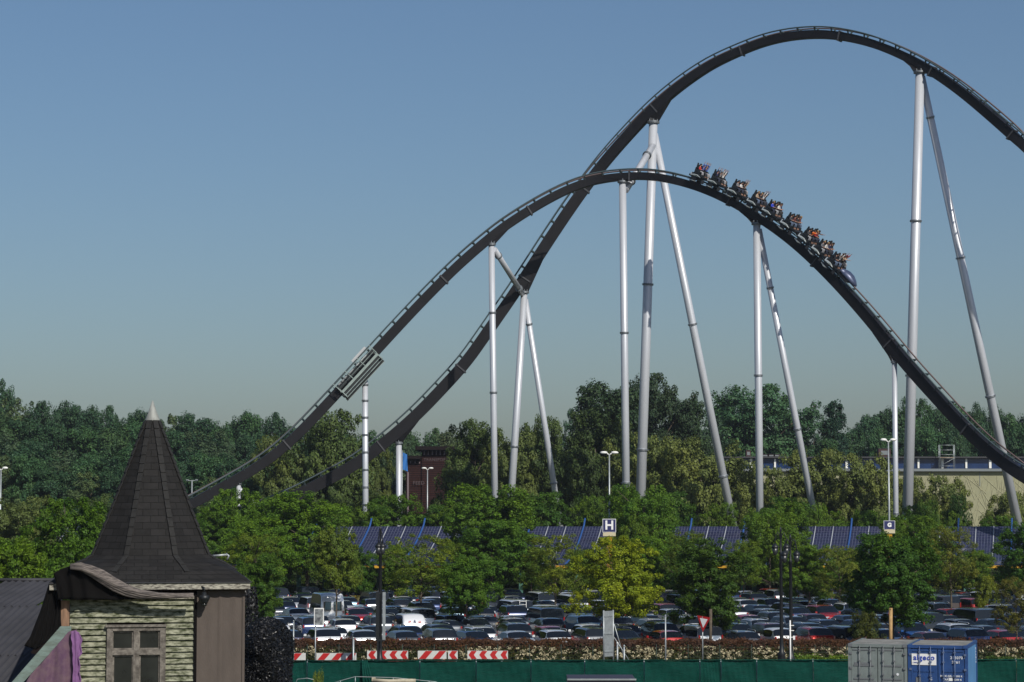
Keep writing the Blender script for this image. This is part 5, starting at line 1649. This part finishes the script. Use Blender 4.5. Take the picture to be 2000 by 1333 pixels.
M_purple = mat('purple_cloth', (.085, .04, .08), .85, vscale=4, col2=(.125, .075, .095), bump=.3, bscale=6)
M_magenta = mat('magenta_cloth', (.20, .09, .23), .8, var=.3, vscale=6)
M_teal = mat('teal_barge_board', (.16, .22, .20), .85, vscale=5, col2=(.11, .14, .12), stretch=(.5, 2, 2), bump=.3)
TY = 56.0
TX = GX(295, TY, 9)
TROT = math.atan(-TX / TY)
TC = Vector((TX, TY, 0))
TN, TR = Vector((math.sin(TROT), -math.cos(TROT), 0)), Vector((math.cos(TROT), math.sin(TROT), 0))
def WT(px, py, Y):
    """world point on the turned tower's vertical plane standing TY - Y in front of its centre"""
    c0 = Vector((0, 0, CAM_H)); d = W(px, py, 10) - c0
    return c0 + d * ((TC + TN * (TY - Y) - c0).dot(TN) / d.dot(TN))
def TLX(px, py, Y): return TX + (WT(px, py, Y) - TC).dot(TR)
def TZ(py, Y, px=298): return WT(px, py, Y).z
s0 = F_PX / TY
def tz(py): return ZY(py, TY)
tw = empty('spire_tower', (TX, TY, 0), TROT, 'wooden tower with a steep dark shingled spire and mossy clapboard wall', 'tower')
z_tip, z_c, z_f, z_e = tz(783), tz(822), tz(1082), tz(1131)
def ring(ap, corner, z, sq=0.0):
    """12 points: 8 octagon corners plus the 4 diagonal mid points, pulled out to a square as sq goes 0 -> 1"""
    pts = []
    k = math.tan(R(22.5))
    for q in range(4):
        a = q * math.pi / 2
        ca, sa = math.cos(a), math.sin(a)
        def rot(x, y): return (TX + x * ca - y * sa, TY + x * sa + y * ca, z)
        h = ap * k
        pts.append(rot(-h * (1 + .0 * sq), -ap)); pts.append(rot(h, -ap))
        dm = ap * (1 + k) / 2
        e = dm + (ap - dm) * sq
        pts.append(rot(e, -e))
    return pts
mbr = MB(); uvs = []
lv = [(z_c, .165, 0), (z_c + (z_f - z_c) * .33, .165 + .33 * 1.2, 0), (z_c + (z_f - z_c) * .66, .165 + .66 * 1.2, 0), (z_f, 1.40, 0), (z_f - .10, 1.54, .15), (z_f - .22, 1.80, .5), (z_f - .38, 2.06, .85), (z_e, 2.37, 1.0)]
rings = [ring(ap, 0, z, sq) for z, ap, sq in lv]
slope_v = [0]
for (za, aa, _), (zb_, ab, _) in zip(lv, lv[1:]): slope_v.append(slope_v[-1] + math.hypot(za - zb_, aa - ab))
for i in range(len(lv) - 1):
    for k in range(12):
        k2 = (k + 1) % 12
        a, b, c_, d = Vector(rings[i][k]), Vector(rings[i][k2]), Vector(rings[i + 1][k2]), Vector(rings[i + 1][k])
        mid = k // 3 * 3
        q = k % 3
        # u runs across the facet, measured from its centre line
        if q == 0: ua, ub, uc, ud = -(a - b).length / 2, (a - b).length / 2, (c_ - d).length / 2, -(c_ - d).length / 2
        elif q == 1: ua, ub, uc, ud = -(a - b).length, 0, 0, -(c_ - d).length
        else: ua, ub, uc, ud = 0, (a - b).length, (c_ - d).length, 0
        mbr.add([a, b, c_, d], [(3, 2, 1, 0)])
        off = (k // 3) * .13 + (0 if q == 0 else .07)
        uvs += [(ua + off + 20, -slope_v[i] + 40), (ub + off + 20, -slope_v[i] + 40), (uc + off + 20, -slope_v[i + 1] + 40), (ud + off + 20, -slope_v[i + 1] + 40)]
roof = mbr.build('shingled_spire', M_shingle, tw, fixn=False)
add_uv(roof.data, uvs)
# hip caps
for k in range(12):
    if k % 3 == 2: continue
    m = MB()
    n = 16
    pts = []
    for i in range(4):
        for q in range(5 if i < 3 else 1):
            pts.append(Vector(rings[i][k]).lerp(Vector(rings[i + 1][k]), q / 5) if i < 3 else Vector(rings[3][k]))
    for i in range(4, 7): pts.append(Vector(rings[i][k]))
    for a, b in zip(pts, pts[1:]):
        nrm = Vector((a.x - TX, a.y - TY, .3)).normalized()
        m.bar(a + nrm * .004, b + nrm * .022, .13, .02, nrm)
    m.build('hip_cap', M_hip, roof)
MB().lathe((TX, TY, z_c - .02), [(.19, 0), (.185, .04), (.10, (z_tip - z_c) * .5), (.012, z_tip - z_c + .02)], 14).build('metal_tip', M_tip, roof)
m = MB()
for sx, sy, dx, dy in ((0, -1, 4.70, .06), (0, 1, 4.70, .06), (-1, 0, .06, 4.58), (1, 0, .06, 4.58)):
    m.box((TX + sx * 2.32, TY + sy * 2.32, z_e - .10), (dx, dy, .15))
m.build('eave_board', M_peel, tw)
MB().box((TX, TY, z_e - .19), (4.56, 4.56, .03)).build('soffit', M_brownd, tw)
MB().box((TX, TY, z_e - .012), (4.77, 4.77, .02)).build('drip_edge', M_dark, tw)
z_w = z_e - .2
YW = TY - 2.1                 # front wall plane
def TXp(px, Y=YW, z=7.0): return TLX(px, 1180, Y)
xl, xr = TXp(137), TXp(476)
xm = TXp(383)
MB().box(((xl + xr) / 2, TY + .05, z_w / 2), (xr - xl - .06, 4.3, z_w)).build('core_wall', M_brownd, tw)
# tan panel: corrugated slightly
vs = []; n = 30
for i in range(n + 1):
    x = xm + (xr - xm) * i / n
    for z in (0, 1.5, 3, 4.5, 6, z_w): vs.append((x, YW - .02 - .012 * math.sin(i * .8 + z) - .02 * (i % 15 == 0), z))
MB().add(vs, [(i * 6 + j, (i + 1) * 6 + j, (i + 1) * 6 + j + 1, i * 6 + j + 1) for i in range(n) for j in range(5)], 0, True).build('plaster_panel', M_tan, tw, fixn=False)
MB().box((xr - .01, YW + 2.2, z_w / 2), (.05, 4.4, z_w)).build('side_wall', M_tan, tw)
MB().box((xr + .0, YW - .01, z_w / 2), (.06, .06, z_w)).build('corner_strip', M_tan, tw)
# clapboards
wx0, wx1 = TXp(209), TXp(322)
wz1, wz0 = TZ(1224, YW), TZ(1420, YW)
z_ct = TZ(1170, YW)
xc1 = TXp(379)
pitch = .139
k = 0
z = z_ct
rcb = random.Random(5)
while z > 3.5:
    segs = [(xl, xc1)] if (z - pitch > wz1) else [(xl, wx0), (wx1, xc1)]
    if z > wz1 > z - pitch: segs = [(xl, wx0), (wx1, xc1)]
    for (a, b) in segs:
        m = MB(); n = 8
        vs = []
        ws = [rcb.uniform(-.004, .006) for _ in range(n + 1)]
        for i in range(n + 1):
            x = a + (b - a) * i / n
            vs += [(x, YW - .075 - ws[i], z - pitch + ws[i]), (x, YW - .02, z - .004), (x, YW - .02, z - pitch + .0), ]
        fs = []
        for i in range(n):
            fs += [(3 * i, 3 * i + 3, 3 * i + 4, 3 * i + 1), (3 * i + 2, 3 * i + 5, 3 * i + 3, 3 * i)]
        m.add(vs, fs); m.build('clapboard', M_clap, tw, fixn=False)
    z -= pitch; k += 1
MB().box(((xl + xc1) / 2, YW - .06, z_ct + .035), (xc1 - xl, .10, .07)).build('top_batten', M_peel, tw)
MB().box((xc1 + .035, YW - .05, z_w / 2), (.07, .1, z_w)).build('dark_reveal', M_cloth_d, tw)  # narrow dark upright strip between the clapboards and the plaster panel
# window
wroot = empty('window', (0, 0, 0)); wroot.parent = tw
def wp_(px, py, Y=YW - .09): return TLX(px, py, Y), TZ(py, Y)
fr = MB()
def fbox(px0, px1, py0, py1, y=YW - .09, d=.08, m=None, grow=0):
    a, zt1 = wp_(px0, py0); b, zb1 = wp_(px1, py1)
    (m or fr).box(((a + b) / 2, y, (zt1 + zb1) / 2), (b - a, d, zt1 - zb1))
for bx_ in ((209, 218, 1224, 1420), (313, 322, 1224, 1420), (218.2, 312.8, 1224, 1232)): fbox(*bx_)
fbox(206, 325, 1220, 1224.5, YW - .11, .12)
fbox(261, 270, 1232.2, 1420, YW - .085, .09); fbox(218.2, 312.8, 1269, 1279, YW - .09, .085)
fr.build('frame', M_wframe, wroot, off=tuple(tw.location))
sfr = MB()
for (a, b) in ((218.4, 260.8), (270.2, 312.6)):
    for (c1, d1) in ((1232.4, 1268.8), (1279.4, 1420)):
        fbox(a, a + 3, c1, d1, YW - .06, .05, sfr); fbox(b - 3, b, c1, d1, YW - .06, .05, sfr)
        fbox(a + 3, b - 3, c1, c1 + 3, YW - .06, .05, sfr); fbox(a + 3, b - 3, d1 - 3, d1, YW - .06, .05, sfr)
        p_ = MB(); fbox(a + 3, b - 3, c1 + 3, d1 - 3, YW - .05, .012, p_); p_.build('pane', M_pane, wroot, off=tuple(tw.location))
sfr.build('sash', M_wframe, wroot, off=tuple(tw.location))
# bare wooden corner post
MB().box(((TXp(119) + TXp(136)) / 2, YW - .03, (TZ(1172, YW) + 3) / 2), (TXp(136) - TXp(119), .16, TZ(1172, YW) - 3)).build('corner_post', M_wood, tw)
# hanging wall lamp
lp_ = WT(399, 1165, YW - .3)
wl = empty('wall_lamp', lp_, TROT, 'black domed lamp on a bracket under the tower eave', 'lamp')
MB().lathe((0, 0, -.07), [(.02, -.13), (.07, -.11), (.10, -.05), (.125, .0), (.135, .03), (.125, .08), (.06, .11), (.045, .17)], 16).build('housing', M_iron, wl, off=(0, 0, 0))
MB().lathe((0, 0, -.205), [(.03, -.04), (.065, -.01), (.07, .03)], 12).build('lens', M_pane, wl, off=(0, 0, 0))
MB().tube([(0, 0, .08), (0, 0, .2), (-.10, .10, .24), (-.14, .26, .24)], .022, 8).box((-.14, .25, .2), (.12, .04, .18)).build('bracket', M_iron, wl, off=(0, 0, 0))
# draped cloths: rows of points in pixels at a depth
def drape(name, rows, m_, label, cat, Y, thick=.0, wob=.05, nu=36, nv=14, seed=1, dY=None, fr_=9.0):
    """rows: list of polylines (top edge ... bottom edge) given in pixels; lofted with folds"""
    rn = random.Random(seed)
    def samp(poly, t):
        f = t * (len(poly) - 1); i = min(int(f), len(poly) - 2); u = f - i
        a, b = poly[i], poly[i + 1]
        return (a[0] + (b[0] - a[0]) * u, a[1] + (b[1] - a[1]) * u)
    p0, p1, p2 = rn.uniform(0, 6), rn.uniform(0, 6), rn.uniform(0, 6)
    vs = []
    for j in range(nv + 1):
        v = j / nv
        f = v * (len(rows) - 1); r = min(int(f), len(rows) - 2); q = f - r
        for i in range(nu + 1):
            u = i / nu
            a, b = samp(rows[r], u), samp(rows[r + 1], u)
            px, py = a[0] + (b[0] - a[0]) * q, a[1] + (b[1] - a[1]) * q
            yy = Y - wob * (math.sin(u * fr_ * 6.28 / 2 + v * 1.5 + p0) * .5 + .5 * math.sin(u * fr_ * 4.1 + p1 - v * 2) + .4 * math.sin(u * 43 + v * 3 + p2)) * (.35 + .65 * v)
            if dY: yy += dY * v
            vs.append(WT(px, py, yy))
    fs = [(j * (nu + 1) + i, (j + 1) * (nu + 1) + i, (j + 1) * (nu + 1) + i + 1, j * (nu + 1) + i + 1) for j in range(nv) for i in range(nu)]
    base = WT(sum(p[0] for p in rows[-1]) / len(rows[-1]), sum(p[1] for p in rows[-1]) / len(rows[-1]), Y)
    m = MB().add(vs, fs, 0, True)
    o = m.build(name, m_, None, off=base, fixn=False); o.location = base
    tag(o, label, cat)
    sd = o.modifiers.new('t', 'SOLIDIFY'); sd.thickness = .015
    return o
YD = TY - 2.50
drape('black_cloth', [[(104, 1121), (118, 1112), (140, 1105), (165, 1108), (195, 1118), (225, 1134), (262, 1150), (300, 1160)],
                      [(108, 1132), (122, 1125), (142, 1120), (165, 1124), (195, 1136), (226, 1150), (262, 1163), (300, 1167)],
                      [(114, 1172), (130, 1171), (150, 1172), (172, 1172), (200, 1172), (232, 1172), (265, 1171), (300, 1170)]],
      M_cloth_d, 'black cloth hanging over the left front edge of the tower roof', 'cloth', YD, wob=.05, seed=2)
# twisted paler band
m = MB()
band = [(137, 1108, 5), (158, 1109, 8), (178, 1117, 11), (200, 1128, 14), (222, 1141, 14), (246, 1152, 12), (275, 1160, 9), (310, 1164, 6), (345, 1165, 4), (378, 1164, 3)]
for k in range(7):
    off = (k - 3) / 3.0
    m.tube([WT(px, py + off * w * .8 + 1.5 * math.sin(px * .03 + k), YD - .10 - .07 * math.cos(off * 1.5)) for px, py, w in band], [max(.02, w * .26 / 84) for px, py, w in band], 8)
base = WT(250, 1160, YD); o = m.build('twisted_cloth_band', M_cloth_l, None, off=base); o.location = base
tag(o, 'twisted pale grey cloth running from the roof edge down across the wall top', 'cloth')
drape('black_cloth', [[(96, 1138), (104, 1136), (112, 1140), (119, 1150)], [(80, 1190), (94, 1186), (108, 1190), (119, 1200)], [(58, 1246), (80, 1250), (98, 1236), (119, 1226)], [(48, 1262), (70, 1270), (88, 1256), (110, 1244)]],
      M_cloth_d, 'black cloth trailing from the tower corner onto the corrugated roof', 'cloth', YW - .15, wob=.08, seed=5, nu=20)
# teal barge board and the purple cloth beneath it
YQ = YW - .5
bbd = MB()
p = [WT(118, 1224, YQ), WT(139, 1224, YQ), WT(139, 1231, YQ), WT(30, 1350, YQ), WT(8, 1350, YQ)]
bbd.prism(p, TN * -.12)
o = bbd.build('barge_board', M_teal, None, off=WT(30, 1345, YQ)); o.location = WT(30, 1345, YQ)
tag(o, 'sloping pale teal board at the lower left above the purple cloth', 'board')
drape('purple_cloth', [[(60, 1318), (85, 1291), (110, 1262), (134, 1234), (150, 1230)], [(52, 1330), (85, 1308), (112, 1285), (136, 1262), (152, 1256)], [(44, 1352), (80, 1345), (110, 1340), (140, 1330), (155, 1326)], [(44, 1380), (80, 1380), (110, 1380), (140, 1380), (150, 1380)]],
      M_purple, 'dusty purple cloth hanging under the teal board at the lower left', 'cloth', YQ - .05, wob=.05, seed=7, fr_=6)
o = drape('magenta_cloth', [[(140, 1234), (147, 1232), (154, 1236)], [(139, 1246), (150, 1248), (161, 1250)], [(142, 1258), (149, 1260), (157, 1261)], [(141, 1266), (150, 1270), (160, 1276)], [(143, 1280), (149, 1283), (153, 1284)],
           [(142, 1292), (149, 1296), (156, 1302)], [(143, 1306), (148, 1308), (154, 1312)], [(141, 1322), (148, 1325), (158, 1328)], [(141, 1345), (148, 1345), (155, 1345)]],
          M_magenta, 'x', 'cloth', YQ - .15, wob=.05, seed=9, nu=12, nv=40, fr_=3)
tag(o, 'bunched bright magenta cloth strip beside the clapboard wall', 'cloth')
# corrugated shed roof at the left
M_corr = mat('corrugated_fibre_cement', (.035, .035, .042), .75, var=.3, vscale=1.4)
sh = empty('corrugated_shed', (GX(20, 58, 4), 58, 0), 0, 'shed with a dark corrugated roof at the lower left edge', 'shed')
YR0, YR1 = 52.6, 61.0
def roof_sheet(za_px, Ya, zb_px, Yb_, nm, xa_px, xb_px):
    xa_, xb_ = GX(xa_px, 60, 6), GX(xb_px, 60, 6)
    za, zb2 = ZY(za_px, Ya), ZY(zb_px, Yb_)
    n = int((xb_ - xa_) / .035); vs = []
    for i in range(n + 1):
        x = xa_ + (xb_ - xa_) * i / n
        c = (x % .2) / .2
        h = .045 * (1 if c < .22 else (0 if c > .5 else .5 + .5 * math.cos((c - .22) / .28 * math.pi)))
        vs += [(x - .9 * 0, Ya, za + h), (x - .75, Yb_, zb2 + h)]
    m = MB().add(vs, [(2 * i, 2 * i + 1, 2 * i + 3, 2 * i + 2) for i in range(n)], 0, True)
    m.build(nm, M_corr, sh, fixn=False)
roof_sheet(1136, 62.5, 1187, 60.3, 'upper_roof_sheet', -30, 112)
roof_sheet(1183, 60.4, 1283, 57.2, 'middle_roof_sheet', -30, 150)
roof_sheet(1278, 57.3, 1400, 54.6, 'lower_roof_sheet', -30, 185)
MB().tube([(GX(-30, 62.5, 7), 62.5, ZY(1136, 62.5) + .04), (GX(113, 62.5, 7), 62.5, ZY(1136, 62.5) + .04)], .05, 8).build('ridge', M_corr, sh)
MB().box((GX(20, 62, 4), 64.2, 3.5), (6.0, 3, 6.8)).build('wall', M_brownd, sh)
# cable with a hook behind the tower
bt = MB().tube([W(408, 1087, 60), W(444, 1084, 60)], .035, 6).tube([W(441, 1082, 60), W(447, 1086, 60), W(443, 1094, 60)], .03, 6)
o = bt.build('metal_arm', M_galv, None, off=W(408, 1087, 60)); o.location = W(408, 1087, 60); tag(o, 'short grey metal arm sticking out behind the spire', 'metal arm')

# ------------------------------------------------------------------ black camouflage mound
M_net = mat('black_netting', (.006, .006, .007), .45, spec=.5)
rng = np.random.default_rng(31)
Yn = 66.0
cx, ztn = GX(520, Yn, 5), ZY(1207, Yn)
rx_, ry_ = 50 / (F_PX / Yn), 1.3
n = 34000
zz = rng.random(n) ** .8
th = rng.random(n) * 6.283
w = np.where(zz > .72, np.sqrt(np.clip(1 - ((zz - .72) / .28) ** 2, 0, 1)) * .93 + .02, .93 + .10 * (.72 - zz))
w = w * (1 + .05 * np.sin(th * 4 + zz * 9) + .03 * rng.normal(size=n))
z_low = 3.5
P_ = np.stack([w * rx_ * np.cos(th), w * ry_ * np.sin(th), z_low + zz * (ztn - z_low) - 0], 1)
N2 = np.stack([np.cos(th), np.sin(th), .4 * np.ones(n)], 1) + rng.normal(size=(n, 3)) * .7
N2 /= np.linalg.norm(N2, axis=1, keepdims=True)
nt_ = empty('netted_mound', (cx, Yn, 0), 0, 'rounded heap under shaggy black camouflage netting right of the tower', 'netting')
me = leaf_mesh('netting', P_, N2, .065 * (.5 + rng.random(n)), rng, aspect=.4); me.materials.append(M_net); put('netting', me, nt_)
MB().lathe((0, 0, 0), [(rx_ * .95, 0), (rx_ * .95, z_low + (ztn - z_low) * .7), (rx_ * .75, z_low + (ztn - z_low) * .88), (rx_ * .3, ztn - .06)], 20).build('core', M_cloth_d, nt_, off=(0, 0, 0))
for v in nt_.children[-1].data.vertices: v.co.y *= ry_ / rx_
n2 = 3500
th = rng.random(n2) * 6.283; zz = rng.random(n2)
P_ = np.stack([.42 * np.cos(th) * (1 - .5 * zz), .4 * np.sin(th), 4 + zz * (ZY(1150, Yn) - 4)], 1)
nt2 = empty('netted_pole', (GX(484, Yn + 1, 6), Yn + 1.2, 0), 0, 'slim upright hung with black netting against the tower wall', 'netting')
N2 = np.stack([np.cos(th), np.sin(th), .3 * np.ones(n2)], 1) + rng.normal(size=(n2, 3)) * .7; N2 /= np.linalg.norm(N2, axis=1, keepdims=True)
me = leaf_mesh('netting', P_, N2, .10 * (.5 + rng.random(n2)), rng, aspect=.5); me.materials.append(M_net); put('netting', me, nt2)
MB().tube([(0, 0, 0), (0, 0, ZY(1152, Yn))], .06, 8).build('pole', M_iron, nt2, off=(0, 0, 0))

# ------------------------------------------------------------------ bits along the bottom edge
Yz = 84.0
def BPx(px, py): return W(px, py, Yz)
ws = empty('hoop_stand', GP(700, Yz), 0, 'thin pale metal hoop frame along the bottom edge in front of the green fence', 'metal frame')
for k, pts in enumerate([[(575, 1340), (581, 1327), (600, 1325), (613, 1328), (618, 1340)], [(640, 1338), (665, 1330), (694, 1322), (770, 1324), (850, 1332), (870, 1340)], [(694, 1322), (694, 1345)], [(768, 1324), (768, 1345)], [(665, 1330), (665, 1345)], [(838, 1331), (838, 1345)]]):
    MB().tube([BPx(*p) for p in pts], .014, 6).build('hoop' if k < 2 else 'upright', M_galv, ws)
pk = MB().tube([BPx(728, 1329), BPx(760, 1331), BPx(812, 1330)], .07, 8).box(BPx(730, 1327), (.14, .1, .14)).tube([BPx(770, 1328), BPx(806, 1328)], .035, 8)
o = pk.build('rolled_awning', mat('beige_canvas', (.45, .40, .30), .8, var=.3), None, off=BPx(770, 1335)); o.location = BPx(770, 1335); tag(o, 'rolled beige canvas lying inside the pale hoop frame at the bottom', 'canvas')
kr = empty('kiosk_roof', GP(1173, Yz), 0, 'dark flat kiosk roof just showing at the bottom edge', 'kiosk')
a, b = BPx(1109, 1327), BPx(1241, 1327)
MB().box(((a.x + b.x) / 2, Yz + 1, a.z - .10), (b.x - a.x, 2.2, .22)).build('roof', mat('kiosk_roof_felt', (.03, .028, .045), .6), kr)
MB().box(((a.x + b.x) / 2, Yz - .14, a.z - .0), (b.x - a.x + .05, .05, .06)).build('edge_trim', M_galv, kr)
MB().box(((a.x + b.x) / 2, Yz + 1.1, (a.z - .22 + 1.2) / 2), (b.x - a.x - .3, 1.8, a.z - .22 - 1.2)).build('wall', M_brownd, kr)
lb = tree('shrub', 622, 1318, 80, 'small pale green shrub tip at the bottom edge', (.10, .14, .04), 30, cat='bush', name='bush', base_z=1.2)

# ------------------------------------------------------------------ air
hz = MB().box((0, 330, 44.5), (900, 700, 91)).build('haze', None)
hm_ = bpy.data.materials.new('haze'); hm_.use_nodes = True
n_ = hm_.node_tree.nodes; n_.remove(n_['Principled BSDF'])
pv = n_.new('ShaderNodeVolumePrincipled'); pv.inputs['Density'].default_value = .00010
pv.inputs['Color'].default_value = (.80, .88, 1, 1); pv.inputs['Anisotropy'].default_value = .2
hm_.node_tree.links.new(pv.outputs[0], n_['Material Output'].inputs['Volume'])
hz.data.materials.append(hm_); hz['kind'] = 'stuff'; hz.name = 'haze'
